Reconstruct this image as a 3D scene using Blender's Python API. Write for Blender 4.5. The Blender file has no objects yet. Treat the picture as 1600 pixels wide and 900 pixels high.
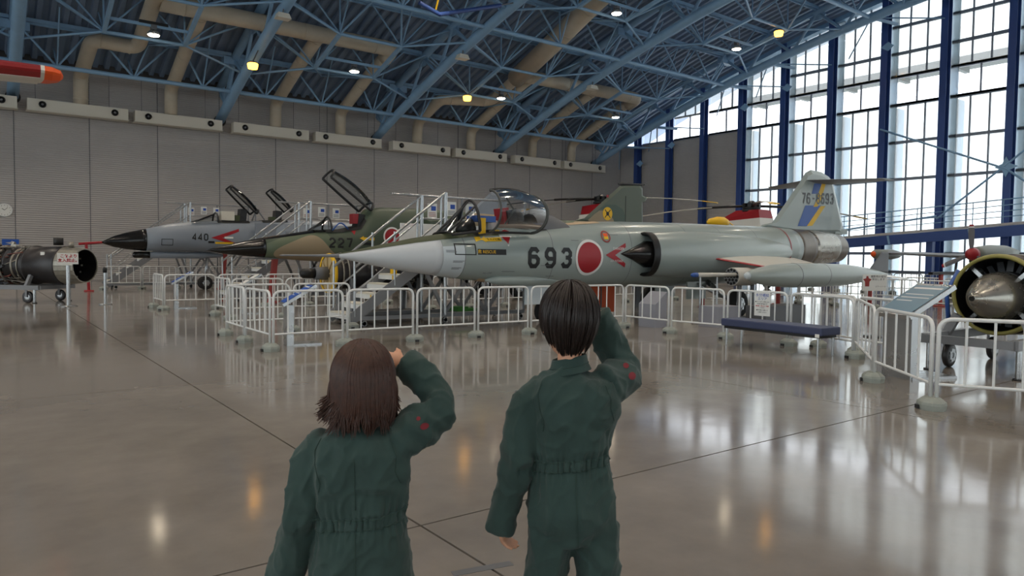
import bpy, bmesh, math, random
from mathutils import Vector, Matrix, Quaternion
random.seed(7)
PI = math.pi
scn = bpy.context.scene
COL = scn.collection

# ------------------------------------------------------------------ camera
cam_d = bpy.data.cameras.new('camera'); cam = bpy.data.objects.new('camera', cam_d); COL.objects.link(cam)
cam_d.sensor_width = 36.0; cam_d.lens = 1125 / 1600 * 36; cam_d.clip_start = .05; cam_d.clip_end = 300
PITCH = math.atan(49 / 1125); ROLL = .0115; EYE = 1.4
cf = Vector((.6 * math.cos(PITCH), .8 * math.cos(PITCH), -math.sin(PITCH)))
cr = Vector((.8, -.6, 0)); cu = cr.cross(cf)
cr2 = cr * math.cos(ROLL) + cu * math.sin(ROLL); cu2 = cu * math.cos(ROLL) - cr * math.sin(ROLL)
cam.matrix_world = Matrix(((cr2.x, cu2.x, -cf.x, 0), (cr2.y, cu2.y, -cf.y, 0), (cr2.z, cu2.z, -cf.z, EYE), (0, 0, 0, 1)))
scn.camera = cam
# ------------------------------------------------------------------ overcast daylight
wd = bpy.data.worlds.new('overcast_sky'); scn.world = wd; wd.use_nodes = True
bg = wd.node_tree.nodes['Background']; bg.inputs[0].default_value = (.93, .97, 1.0, 1); bg.inputs[1].default_value = 3.6
for nm, loc, rot, sx, sy in (('window_portal', (41.0, 4, 8.4), (0, PI / 2, 0), 16, 67), ('gable_portal', (-29.4, 5, 8.4), (0, -PI / 2, 0), 16, 67), ('entrance_portal', (5.8, -30.2, 4), (-PI / 2, 0, 0), 68, 8)):
    ld = bpy.data.lights.new(nm, 'AREA'); ld.shape = 'RECTANGLE'; ld.size = sx; ld.size_y = sy
    ld.cycles.is_portal = True
    lo = bpy.data.objects.new(nm, ld); lo.location = loc; lo.rotation_euler = rot; COL.objects.link(lo)
vs = scn.view_settings
vs.view_transform = 'Standard'; vs.look = 'None'; vs.gamma = 1; vs.use_curve_mapping = False; vs.exposure = 0.0
scn.cycles.max_bounces = 8; scn.cycles.transparent_max_bounces = 16; scn.cycles.diffuse_bounces = 5
scn.cycles.sample_clamp_indirect = 6; scn.cycles.caustics_reflective = False; scn.cycles.caustics_refractive = False

# ------------------------------------------------------------------ materials
def lin(c):
    c = c / 255
    return c / 12.92 if c <= .04045 else ((c + .055) / 1.055) ** 2.4
def RGB(r, g, b): return (lin(r), lin(g), lin(b), 1)
MATS = {}
def mat(name, rgb, rough=.5, metal=0.0, var=0.0, vscale=4.0, bump=0.0, bscale=30.0, coat=0.0, emit=0.0, alpha=None, spec=.5, rvar=0.0):
    m = bpy.data.materials.new(name); m.use_nodes = True; nt = m.node_tree; b = nt.nodes['Principled BSDF']
    c = RGB(*rgb); b.inputs['Base Color'].default_value = c; b.inputs['Roughness'].default_value = rough
    b.inputs['Metallic'].default_value = metal; b.inputs['Specular IOR Level'].default_value = spec
    if coat: b.inputs['Coat Weight'].default_value = coat; b.inputs['Coat Roughness'].default_value = .08
    if emit: b.inputs['Emission Color'].default_value = c; b.inputs['Emission Strength'].default_value = emit
    if alpha is not None: b.inputs['Alpha'].default_value = alpha
    if var or bump or rvar: tc = nt.nodes.new('ShaderNodeTexCoord')
    if var or rvar:
        n = nt.nodes.new('ShaderNodeTexNoise'); n.inputs['Scale'].default_value = vscale; n.inputs['Detail'].default_value = 6; n.inputs['Roughness'].default_value = .6
        nt.links.new(tc.outputs['Object'], n.inputs['Vector'])
        if var:
            r = nt.nodes.new('ShaderNodeValToRGB'); r.color_ramp.elements[0].position = .3; r.color_ramp.elements[1].position = .7
            r.color_ramp.elements[0].color = tuple(max(0, x * (1 - var)) for x in c[:3]) + (1,)
            r.color_ramp.elements[1].color = tuple(min(1, x * (1 + var)) for x in c[:3]) + (1,)
            nt.links.new(n.outputs[0], r.inputs[0]); nt.links.new(r.outputs[0], b.inputs['Base Color'])
        if rvar:
            mr = nt.nodes.new('ShaderNodeMapRange'); mr.inputs['From Min'].default_value = .3; mr.inputs['From Max'].default_value = .7
            mr.inputs['To Min'].default_value = max(0, rough - rvar); mr.inputs['To Max'].default_value = rough + rvar
            nt.links.new(n.outputs[0], mr.inputs[0]); nt.links.new(mr.outputs[0], b.inputs['Roughness'])
    if bump:
        n2 = nt.nodes.new('ShaderNodeTexNoise'); n2.inputs['Scale'].default_value = bscale; n2.inputs['Detail'].default_value = 4
        nt.links.new(tc.outputs['Object'], n2.inputs['Vector'])
        bp = nt.nodes.new('ShaderNodeBump'); bp.inputs['Strength'].default_value = bump; bp.inputs['Distance'].default_value = .02
        nt.links.new(n2.outputs[0], bp.inputs['Height']); nt.links.new(bp.outputs[0], b.inputs['Normal'])
    MATS[name] = m
    return m
def M(n): return MATS[n]
mat('truss_blue', (132, 168, 200), .45, var=.08, vscale=1.5)
mat('deck_blue', (120, 140, 166), .6, var=.1, vscale=.8)
mat('column_blue', (50, 76, 136), .4)
mat('column_light', (132, 172, 205), .5)
mat('mullion', (126, 134, 148), .5)
mat('wall_grey', (184, 180, 178), .6, var=.05, vscale=.6)
mat('wall_joint', (70, 68, 68), .7)
mat('duct_tan', (196, 185, 166), .55, var=.06, vscale=2)
mat('diffuser_cream', (216, 211, 198), .5)
mat('black', (14, 14, 16), .45)
mat('dark', (40, 40, 42), .5)
mat('rubber', (22, 22, 23), .75)
mat('white_paint', (226, 228, 228), .35)
mat('base_grey', (150, 155, 148), .8, var=.12, vscale=9, bump=.2, bscale=40)
mat('steel', (176, 178, 180), .3, metal=.85, rvar=.08, vscale=6)
mat('grey_paint', (128, 130, 134), .45)
mat('mid_grey', (98, 100, 104), .5)
mat('red', (158, 22, 34), .4)
mat('dull_red', (150, 62, 58), .6)
mat('orange', (236, 88, 24), .5)
mat('yellow', (238, 190, 24), .5)
mat('paper', (232, 232, 228), .6)
mat('blue_print', (28, 84, 176), .5)
mat('lamp_white', (255, 236, 206), .5, emit=28)
mat('lamp_amber', (255, 176, 60), .5, emit=9)
mat('lettering', (18, 20, 22), .5)
mat('letter_red', (176, 20, 34), .5)
mat('letter_blue', (40, 80, 170), .5)
mat('letter_white', (226, 226, 224), .5)

def glass_mat(name, tint, white, k):
    """window panel: mostly see-through, partly a diffusing white film"""
    m = bpy.data.materials.new(name); m.use_nodes = True; nt = m.node_tree; nt.nodes.clear()
    o = nt.nodes.new('ShaderNodeOutputMaterial'); t = nt.nodes.new('ShaderNodeBsdfTransparent'); t.inputs[0].default_value = tint
    d = nt.nodes.new('ShaderNodeBsdfTranslucent'); d.inputs[0].default_value = (white, white, white, 1)
    mx = nt.nodes.new('ShaderNodeMixShader'); mx.inputs[0].default_value = k
    g = nt.nodes.new('ShaderNodeBsdfGlossy'); g.inputs['Roughness'].default_value = .08
    fr = nt.nodes.new('ShaderNodeFresnel'); fr.inputs[0].default_value = 1.35; m2 = nt.nodes.new('ShaderNodeMixShader')
    nt.links.new(t.outputs[0], mx.inputs[1]); nt.links.new(d.outputs[0], mx.inputs[2])
    nt.links.new(fr.outputs[0], m2.inputs[0]); nt.links.new(mx.outputs[0], m2.inputs[1]); nt.links.new(g.outputs[0], m2.inputs[2])
    nt.links.new(m2.outputs[0], o.inputs[0]); MATS[name] = m
    return m
glass_mat('pane_screened', (.8, .83, .82, 1), .85, .28)
glass_mat('pane_clear', (.97, .98, 1, 1), .9, .05)
glass_mat('cover_panel', (.5, .66, .78, 1), .62, .75)
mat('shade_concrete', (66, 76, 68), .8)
glass_mat('canopy_glass', (.80, .83, .84, 1), .6, .03)

def floor_mat():
    m = bpy.data.materials.new('polished_concrete'); m.use_nodes = True; nt = m.node_tree; b = nt.nodes['Principled BSDF']
    ge = nt.nodes.new('ShaderNodeNewGeometry')
    def noise(s, d, r=.6):
        n = nt.nodes.new('ShaderNodeTexNoise'); n.inputs['Scale'].default_value = s; n.inputs['Detail'].default_value = d; n.inputs['Roughness'].default_value = r
        nt.links.new(ge.outputs['Position'], n.inputs['Vector']); return n
    n1 = noise(.55, 8, .65); n2 = noise(3.5, 6); n3 = noise(1.1, 3)
    r = nt.nodes.new('ShaderNodeValToRGB'); e = r.color_ramp.elements
    e[0].position = .3; e[0].color = RGB(124, 118, 111); e[1].position = .72; e[1].color = RGB(150, 143, 135)
    nt.links.new(n1.outputs[0], r.inputs[0])
    mx = nt.nodes.new('ShaderNodeMixRGB'); mx.blend_type = 'OVERLAY'; mx.inputs[0].default_value = .15
    nt.links.new(r.outputs[0], mx.inputs[1]); nt.links.new(n2.outputs[0], mx.inputs[2]); nt.links.new(mx.outputs[0], b.inputs['Base Color'])
    mr = nt.nodes.new('ShaderNodeMapRange'); mr.inputs['From Min'].default_value = .3; mr.inputs['From Max'].default_value = .7
    mr.inputs['To Min'].default_value = .07; mr.inputs['To Max'].default_value = .15
    nt.links.new(n1.outputs[0], mr.inputs[0]); nt.links.new(mr.outputs[0], b.inputs['Roughness'])
    bp = nt.nodes.new('ShaderNodeBump'); bp.inputs['Strength'].default_value = .10; bp.inputs['Distance'].default_value = .02
    nt.links.new(n3.outputs[0], bp.inputs['Height']); nt.links.new(bp.outputs[0], b.inputs['Normal'])
    b.inputs['IOR'].default_value = 1.6
    MATS['polished_concrete'] = m
floor_mat()

# ------------------------------------------------------------------ mesh helpers
ORD = ['first', 'second', 'third', 'fourth', 'fifth', 'sixth', 'seventh', 'eighth', 'ninth', 'tenth']
class MB:
    def __init__(s): s.v = []; s.f = []; s.smooth = []
    def add(s, vs, fs, smooth=False):
        o = len(s.v); s.v += [tuple(p) for p in vs]; s.f += [tuple(i + o for i in f) for f in fs]; s.smooth += [smooth] * len(fs); return s
    def box(s, c, d, rz=0.0, ry=0.0):
        hx, hy, hz = d[0] / 2, d[1] / 2, d[2] / 2
        vs = [Vector((x, y, z)) for x in (-hx, hx) for y in (-hy, hy) for z in (-hz, hz)]
        R = Matrix.Rotation(rz, 3, 'Z') @ Matrix.Rotation(ry, 3, 'Y')
        return s.add([R @ p + Vector(c) for p in vs], [(0, 1, 3, 2), (4, 6, 7, 5), (0, 4, 5, 1), (2, 3, 7, 6), (0, 2, 6, 4), (1, 5, 7, 3)])
    def span(s, a, b): return s.box([(a[i] + b[i]) / 2 for i in range(3)], [abs(b[i] - a[i]) for i in range(3)])
    def beam(s, a, b, w, h):
        """box beam between two points, w horizontal, h in the vertical plane"""
        a, b = Vector(a), Vector(b); d = (b - a).normalized(); up = Vector((0, 0, 1))
        if abs(d.z) > .999: up = Vector((1, 0, 0))
        x = d.cross(up).normalized() * w / 2; y = x.cross(d).normalized() * h / 2
        return s.add([a - x - y, a + x - y, a + x + y, a - x + y, b - x - y, b + x - y, b + x + y, b - x + y],
                     [(0, 3, 2, 1), (4, 5, 6, 7), (0, 1, 5, 4), (1, 2, 6, 5), (2, 3, 7, 6), (3, 0, 4, 7)])
    def rings(s, rs, closed=True, cap=True, smooth=True):
        n = len(rs[0]); vs = [p for r in rs for p in r]; fs = []
        for i in range(len(rs) - 1):
            for j in range(n if closed else n - 1):
                k = (j + 1) % n
                fs.append((i * n + j, i * n + k, (i + 1) * n + k, (i + 1) * n + j))
        s.add(vs, fs, smooth)
        if cap and closed:
            o = len(s.v) - len(vs)
            s.f.append(tuple(o + j for j in range(n - 1, -1, -1))); s.f.append(tuple(o + (len(rs) - 1) * n + j for j in range(n))); s.smooth += [False, False]
        return s
    def tube(s, path, r, n=10, cap=True, smooth=True):
        path = [Vector(p) for p in path]; rs = []
        if not hasattr(r, '__len__'): r = [r] * len(path)
        t0 = (path[1] - path[0]).normalized(); up = Vector((0, 0, 1)) if abs(t0.z) < .95 else Vector((1, 0, 0))
        x = t0.cross(up).normalized()
        for i, p in enumerate(path):
            if i == 0: t = t0
            elif i == len(path) - 1: t = (path[i] - path[i - 1]).normalized()
            else: t = ((path[i] - path[i - 1]).normalized() + (path[i + 1] - path[i]).normalized()).normalized()
            x = (x - t * x.dot(t)).normalized(); y = t.cross(x)
            rs.append([p + (x * math.cos(2 * PI * k / n) + y * math.sin(2 * PI * k / n)) * r[i] for k in range(n)])
        return s.rings(rs, cap=cap, smooth=smooth)
    def lathe(s, prof, origin, axis, n=24, cap=True, smooth=True):
        """prof: (distance along axis, radius)"""
        a = Vector(axis).normalized(); up = Vector((0, 0, 1)) if abs(a.z) < .9 else Vector((1, 0, 0))
        x = a.cross(up).normalized(); y = a.cross(x); o = Vector(origin)
        rs = [[o + a * d + (x * math.cos(2 * PI * k / n) + y * math.sin(2 * PI * k / n)) * max(r, 1e-4) for k in range(n)] for d, r in prof]
        return s.rings(rs, cap=cap, smooth=smooth)
    def prism(s, poly, off):
        """poly: 3-D points of a flat face, extruded by vector off"""
        n = len(poly); off = Vector(off); a = [Vector(p) for p in poly]; b = [p + off for p in a]
        return s.add(a + b, [tuple(range(n - 1, -1, -1)), tuple(range(n, 2 * n))] + [(i, (i + 1) % n, n + (i + 1) % n, n + i) for i in range(n)])
    def ball(s, c, r, n=12, sq=(1, 1, 1)):
        rs = []
        for i in range(n // 2 + 1):
            a = -PI / 2 + PI * i / (n // 2); q = max(math.cos(a), 1e-3)
            rs.append([(c[0] + r * sq[0] * q * math.cos(2 * PI * k / n), c[1] + r * sq[1] * q * math.sin(2 * PI * k / n), c[2] + r * sq[2] * math.sin(a)) for k in range(n)])
        return s.rings(rs, cap=False)
    def mesh(s, name, m):
        me = bpy.data.meshes.new(name); me.from_pydata(s.v, [], s.f); me.polygons.foreach_set('use_smooth', s.smooth)
        if m is not None: me.materials.append(M(m) if isinstance(m, str) else m)
        me.update(); return me
    def build(s, name, m, parent=None, loc=None):
        o = bpy.data.objects.new(name, s.mesh(name, m)); COL.objects.link(o)
        if parent is not None: o.parent = parent
        if loc is not None: o.location = loc
        return o
def put(name, me, parent=None, loc=(0, 0, 0), rz=0.0):
    o = bpy.data.objects.new(name, me); COL.objects.link(o); o.parent = parent; o.location = loc; o.rotation_euler = (0, 0, rz); return o
def tag(o, label=None, cat=None, group=None, kind=None):
    if label: o['label'] = label
    if cat: o['category'] = cat
    if group: o['group'] = group
    if kind: o['kind'] = kind
    return o
def thing(name, label, cat, loc=(0, 0, 0), rz=0.0, group=None):
    o = bpy.data.objects.new(name, None); COL.objects.link(o); o.empty_display_size = .2
    o.location = loc; o.rotation_euler = (0, 0, rz); return tag(o, label, cat, group)
def struct(name, loc=(0, 0, 0)):
    o = bpy.data.objects.new(name, None); COL.objects.link(o); o.location = loc; o['kind'] = 'structure'; return o
def kids(o): return [c for c in bpy.data.objects if c.parent == o]
KID = {}
def dup(root, loc, rz=0.0, label=None, group=None):
    if root.name not in KID:
        KID[root.name] = [(c, [g for g in bpy.data.objects if g.parent == c]) for c in bpy.data.objects if c.parent == root]
    r = root.copy(); COL.objects.link(r); r.location = loc; r.rotation_euler = (0, 0, rz)
    if label: r['label'] = label
    if group: r['group'] = group
    for c, gs in KID[root.name]:
        d = c.copy(); COL.objects.link(d); d.parent = r
        for g in gs:
            e = g.copy(); COL.objects.link(e); e.parent = d
    return r
UNIT = {}
def rod(name, a, b, r, m, parent, n=8):
    """straight round member: one shared unit cylinder, placed and scaled"""
    if (m, n) not in UNIT: UNIT[(m, n)] = MB().tube([(0, 0, 0), (0, 0, 1)], 1, n).mesh('rod', m)
    a, b = Vector(a), Vector(b); o = bpy.data.objects.new(name, UNIT[(m, n)]); COL.objects.link(o); o.parent = parent
    d = b - a; o.rotation_mode = 'QUATERNION'; o.rotation_quaternion = Vector((0, 0, 1)).rotation_difference(d); o.location = a; o.scale = (r, r, d.length)
    return o
def bar(name, a, b, w, h, m, parent): return MB().beam(a, b, w, h).build(name, m, parent)
def arc_path(a, corner, b, r, n=5):
    """a - rounded corner - b"""
    a, c, b = Vector(a), Vector(corner), Vector(b); u = (a - c).normalized(); v = (b - c).normalized()
    ang = u.angle(v); t = min(r / math.tan(ang / 2), (a - c).length * .48, (b - c).length * .48); p, q = c + u * t, c + v * t
    return [p * (1 - s) ** 2 + c * 2 * s * (1 - s) + q * s * s for s in [i / n for i in range(n + 1)]]
def bent(pts, r, n=5):
    out = [Vector(pts[0])]
    for i in range(1, len(pts) - 1): out += arc_path(pts[i - 1], pts[i], pts[i + 1], r, n)
    return out + [Vector(pts[-1])]
# stroke numerals in the squared stencil style of the aircraft
SEG = {'0': [[(0, .2), (0, .8), (.25, 1), (.75, 1), (1, .8), (1, .2), (.75, 0), (.25, 0), (0, .2)]],
       '2': [[(0, .78), (.25, 1), (.75, 1), (1, .8), (1, .6), (0, .12), (0, 0), (1, 0)]],
       '3': [[(0, .8), (.25, 1), (.75, 1), (1, .82), (1, .66), (.75, .52), (.4, .52)], [(.75, .52), (1, .38), (1, .2), (.75, 0), (.25, 0), (0, .2)]],
       '4': [[(.78, 0), (.78, 1), (0, .3), (0, .25), (1, .25)]],
       '6': [[(1, .82), (.75, 1), (.25, 1), (0, .8), (0, .2), (.25, 0), (.75, 0), (1, .2), (1, .4), (.75, .56), (0, .56)]],
       '7': [[(0, 1), (1, 1), (1, .88), (.4, 0)]],
       '8': [[(.25, .53), (0, .68), (0, .84), (.25, 1), (.75, 1), (1, .84), (1, .68), (.75, .53), (.25, .53), (0, .38), (0, .18), (.25, 0), (.75, 0), (1, .18), (1, .38), (.75, .53)]],
       '9': [[(0, .18), (.25, 0), (.75, 0), (1, .2), (1, .8), (.75, 1), (.25, 1), (0, .8), (0, .6), (.25, .44), (1, .44)]],
       '-': [[(.1, .5), (.9, .5)]], '1': [[(.2, .8), (.55, 1), (.55, 0)]], '5': [[(1, 1), (0, 1), (0, .56), (.7, .56), (1, .4), (1, .18), (.75, 0), (.2, 0), (0, .15)]]}
def strokes(txt, x0, z0, w, h, gap, sw):
    """numerals as quads in a plane: list of polygons of (x, z)"""
    out = []
    for i, ch in enumerate(txt):
        ox = x0 + i * (w + gap)
        for path in SEG.get(ch, []):
            P = [Vector((ox + sw / 2 + p[0] * (w - sw), z0 + sw / 2 + p[1] * (h - sw))) for p in path]
            n = len(P); L = []; closed = (P[0] - P[-1]).length < 1e-6
            for j in range(n):
                a = P[j - 1] if j else (P[-2] if closed else None); b = P[j + 1] if j < n - 1 else (P[1] if closed else None)
                d1 = (P[j] - a).normalized() if a is not None else (b - P[j]).normalized(); d2 = (b - P[j]).normalized() if b is not None else d1
                n1 = Vector((-d1.y, d1.x)); n2 = Vector((-d2.y, d2.x)); mm = (n1 + n2); mm = mm.normalized() if mm.length > .1 else n1
                k = sw / 2 / max(.45, mm.dot(n1)); L.append((P[j] + mm * k, P[j] - mm * k))
            for j in range(n - 1): out.append([L[j][0], L[j + 1][0], L[j + 1][1], L[j][1]])
    return out
def text_polys(txt, size, cx, cz, align='CENTER', bold=0.0):
    """flat lettering of the built-in font as triangles in (x, z)"""
    c = bpy.data.curves.new('t', 'FONT'); c.body = txt; c.size = size; c.align_x = align; c.align_y = 'CENTER'; c.resolution_u = 2; c.offset = bold
    o = bpy.data.objects.new('t', c); COL.objects.link(o)
    dg = bpy.context.evaluated_depsgraph_get(); me = o.evaluated_get(dg).to_mesh()
    ps = [[(me.vertices[i].co.x + cx, me.vertices[i].co.y + cz) for i in p.vertices] for p in me.polygons]
    o.evaluated_get(dg).to_mesh_clear(); bpy.data.objects.remove(o); bpy.data.curves.remove(c)
    return ps
def flat_text(name, txt, size, m, parent, origin, ux, uz, align='CENTER', bold=0.0):
    """lettering on a plane: origin + ux * x + uz * z"""
    mb = MB(); O, U, W = Vector(origin), Vector(ux), Vector(uz)
    for p in text_polys(txt, size, 0, 0, align, bold): mb.add([O + U * a + W * b for a, b in p], [tuple(range(len(p)))])
    return mb.build(name, m, parent) if mb.v else None
# ================================================================== the hall
YW, XW, YB, XB = 40.2, 40.6, -29.8, -29.0
def vz(y):
    t = YW - y
    return 8.35 + .386 * t - .00551 * t * t
def roof_z(y): return vz(y) + 1.95
# floor: slabs with open joints over a dark bed
floor = MB().box((5.8, 5.2, -.13), (69.6, 70, .2)).build('floor', 'wall_joint'); floor['kind'] = 'structure'
PITCHS = 4.95
xs = sorted({XB, XW} | {1.84 + PITCHS * k for k in range(-6, 8)}); ys = sorted({YB, YW} | {3.22 + PITCHS * k for k in range(-6, 8)})
slab_mesh = {}
for i in range(len(xs) - 1):
    for j in range(len(ys) - 1):
        w, d = round(xs[i + 1] - xs[i], 3), round(ys[j + 1] - ys[j], 3)
        if (w, d) not in slab_mesh: slab_mesh[(w, d)] = MB().box((0, 0, -.02), (w - .014, d - .014, .04)).mesh('floor_slab', 'polished_concrete')
        put('floor_slab', slab_mesh[(w, d)], floor, ((xs[i] + xs[i + 1]) / 2, (ys[j] + ys[j + 1]) / 2, 0))
MB().box((0, 0, .0005), (0.286, .05, .002), rz=-0.211).build('tape_mark', 'mid_grey', floor, (1.810, 2.610, 0))
MB().lathe([(0, .06), (.003, .06)], (0, 0, 0), (0, 0, 1), 20).build('floor_cap', 'steel', floor, (4.55, 5.9, .001))

# corrugated wall panels, ribs running level
def ribbed(w, h, pitch=.1, depth=.03, proud=.0):
    mb = MB(); n = int(h / pitch); vs = []
    for k in range(n):
        z = k * h / n; p = h / n
        vs += [(z, 0), (z + p * .62, -depth), (z + p * .86, -depth), (z + p * .98, 0)]
    vs.append((h, 0)); m = len(vs)
    P = [(x, y, z) for x in (-w / 2, w / 2) for z, y in vs] + [(x, .05, z) for x in (-w / 2, w / 2) for z in (0, h)]
    mb.add(P, [(i, m + i, m + i + 1, i + 1) for i in range(m - 1)] + [(2 * m, 2 * m + 1, 2 * m + 3, 2 * m + 2)])
    return mb
wall_left = struct('wall_left'); MB().span((XB, YW + .04, 0), (XW + .3, YW + .3, 11)).build('backing', 'wall_joint', wall_left)
pm = ribbed(2.985, 10.1).mesh('wall_panel', 'wall_grey'); pj = MB().box((0, -.02, 5.05), (.035, .04, 10.1)).mesh('joint_strip', 'mid_grey')
for k in range(-10, 13):
    x = 1.62 + 2.995 * k; put('wall_panel', pm, wall_left, (x + 1.4975, YW - .01, 0)); put('joint_strip', pj, wall_left, (x, YW, 0))
wall_back = struct('wall_back'); wall_side = struct('wall_opposite')
for k in range(23):                                     # the unseen other gable, its glazing added to let in more light
    y = YB + 3.047 * k; MB().span((XB - .3, y - .2, 0), (XB, y + .2, roof_z(y))).build('steel_column', 'column_blue', wall_back)
    y2 = min(y + 3.047, YW); MB().prism([(XB - .1, y + .2, 0), (XB - .1, y2 - .2, 0), (XB - .1, y2 - .2, roof_z(y2) - .1), (XB - .1, y + .2, roof_z(y) - .1)], (.012, 0, 0)).build('window_pane', 'pane_screened', wall_back)
MB().span((XB, YB - .3, 7.8), (XW, YB, 12)).build('upper_wall', 'wall_grey', wall_side)
for k in range(24):                                     # unseen hangar doors behind the camera, panes added to brighten the hall
    x = XB + 3 * k; MB().span((x - .2, YB - .3, 0), (x + .2, YB, 7.8)).build('door_post', 'column_blue', wall_side)
    if x + 3 < XW + 1: MB().span((x + .2, YB - .12, 0), (min(x + 2.8, XW), YB - .1, 7.8)).build('window_pane', 'pane_screened', wall_side)

# right wall: grey panels near the corner, then columns and glazing
wall_right = struct('wall_right')
CY = [38.04 - 3.047 * k for k in range(0, 22)]
gm = ribbed(2.9, 9.95).mesh('wall_panel', 'wall_grey')
for k in range(3):
    put('wall_panel', gm, wall_right, (XW, (CY[k] + CY[k + 1]) / 2, 0), -PI / 2)
put('wall_panel', ribbed(2.1, 9.95).mesh('wall_panel', 'wall_grey'), wall_right, (XW, 39.13, 0), -PI / 2)
MB().span((XW + .06, CY[3], 0), (XW + .3, YW + .3, 9.95)).build('backing', 'wall_joint', wall_right)
col_in = MB().span((-.62, -.17, 0), (-.58, .17, 1)).span((-.58, -.012, 0), (-.2, .012, 1)).span((-.2, -.17, 0), (-.16, .17, 1)).mesh('steel_column', 'column_blue')
col_out = MB().span((-.15, -.5, 0), (-.02, .1, 1)).mesh('column_cover', 'cover_panel')
for k, y in enumerate(CY):
    h = roof_z(y) - .1
    c = put('steel_column', col_in, wall_right, (XW, y, 0)); c.scale = (1, 1, h)
    if k >= 3: c = put('column_cover', col_out, wall_right, (XW, y - .02, 0)); c.scale = (1, 1, h)
LEV = [0, .8, 1.81, 5.85, 7.85, 9.87, 11.4, 12.66, 14.1, 15.5, 17.2]
npane = 0
for k in range(0, len(CY) - 1):
    y1, y0 = CY[k], CY[k + 1]; seen = y0 > 9
    ncol = 3 if seen else 1
    for lv in range(len(LEV) - 1):
        z0, z1 = LEV[lv], LEV[lv + 1]
        if k < 3 and z1 <= 9.95: continue
        nc = 1 if not seen else (2 if lv == 5 else 3)
        for c in range(nc):
            a = y0 + .2 + (y1 - y0 - .4) * c / nc; b = y0 + .2 + (y1 - y0 - .4) * (c + 1) / nc
            if c: a += .015
            ra, rb = roof_z(a) - .15, roof_z(b) - .15
            if min(ra, rb) < z0 + .1: continue
            za, zb = min(z1 - .02, ra), min(z1 - .02, rb)
            MB().prism([(XW + .02, a, z0 + .02), (XW + .02, b, z0 + .02), (XW + .02, b, zb), (XW + .02, a, za)], (.012, 0, 0)).build('window_pane', 'pane_clear' if lv == 5 else 'pane_screened', wall_right)
            if c: MB().span((XW - .06, a - .065, z0), (XW + .05, a, min(z1, ra))).build('mullion', 'mullion', wall_right)
        if z1 < roof_z(y1) and lv > 0: MB().span((XW - .1, y0 + .17, z0 - .07), (XW + .05, y1 - .17, z0 + .08)).build('transom', 'mullion', wall_right)
        if lv in (5, 6): MB().span((XW - .1, y0 + .17, z0 - .02), (XW + .05, y1 - .17, z0 + .10)).build('transom', 'diffuser_cream' if lv == 6 else 'mullion', wall_right)
# sunshade canopy outside above the clear band, seen through the glass
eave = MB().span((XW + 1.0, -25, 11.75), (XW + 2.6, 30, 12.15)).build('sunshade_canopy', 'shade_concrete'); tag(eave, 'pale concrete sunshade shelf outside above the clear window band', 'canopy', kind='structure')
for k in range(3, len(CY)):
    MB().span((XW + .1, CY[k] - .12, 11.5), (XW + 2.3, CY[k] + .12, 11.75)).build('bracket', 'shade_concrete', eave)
fin_m = MB().span((XW + .35, -.06, .2), (XW + 1.1, .06, 9.8)).mesh('exterior_fin', 'column_light')
for k in range(3, 12): put('exterior_fin', fin_m, eave, (0, CY[k] - .35, 0))
# X bracing on two bays of the glass wall
br = thing('wall_brace', 'long blue steel cross bracing with star plate in front of the tall windows', 'bracing', (XW - .65, 13.7, 0))
rod('brace_rod', (0, 3.05, 3.6), (0, 0, 6.1), .05, 'truss_blue', br); rod('brace_rod', (0, 6.1, 8.6), (0, 0, 5.9), .05, 'truss_blue', br)
rod('brace_rod', (0, 9.1, 3.0), (0, 3.05, 3.75), .05, 'truss_blue', br); rod('brace_rod', (0, 0, 6.1), (0, -3, 8.6), .05, 'truss_blue', br); rod('brace_rod', (0, 0, 5.9), (0, -3, 3.5), .05, 'truss_blue', br)
MB().prism([(0, .5 * math.cos(a) * (1 if i % 2 == 0 else .45), 6 + .5 * math.sin(a) * (1 if i % 2 == 0 else .45)) for i, a in enumerate([2 * PI * i / 8 for i in range(8)])], (-.03, 0, 0)).build('star_plate', 'truss_blue', br)
# walkway along the glass wall: slopes up a little towards the camera side
wk = thing('walkway', 'blue steel walkway with railing along the window wall', 'walkway', (39.2, 23.5, 0))
def wz(y): return 2.62 + (23.5 - y) * .066      # deck top rises
ya, yb = 22.6, -6
MB().beam((.33, ya - 23.5, wz(ya) - .08), (.33, yb - 23.5, wz(yb) - .08), .66, .12).build('deck', 'wall_grey', wk)
MB().beam((.02, ya - 23.5, wz(ya) - .42), (.02, yb - 23.5, wz(yb) - .42), .2, .5).build('edge_girder', 'column_blue', wk)
for k in range(22):
    y = ya - k * 1.3
    rod('stanchion', (.05, y - 23.5, wz(y) - .1), (.05, y - 23.5, wz(y) + 1.1), .022, 'truss_blue', wk, 6)
    if k % 3 == 0: MB().beam((-.1, y - 23.5, wz(y) - .64), (-.1, y - 23.4, wz(y) - .2), .03, .1).build('stiffener', 'truss_blue', wk)
for dz in (.28, .55, .82, 1.1): rod('rail', (.05, ya - 23.5, wz(ya) + dz), (.05, yb - 23.5, wz(yb) + dz), .02 if dz < 1 else .028, 'truss_blue', wk, 6)
for y in (21.9, 16.8, 7.6): MB().beam((.3, y - 23.5, 0), (.3, y - 23.5, wz(y) - .3), .32, .32).build('post', 'column_blue', wk)

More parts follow.
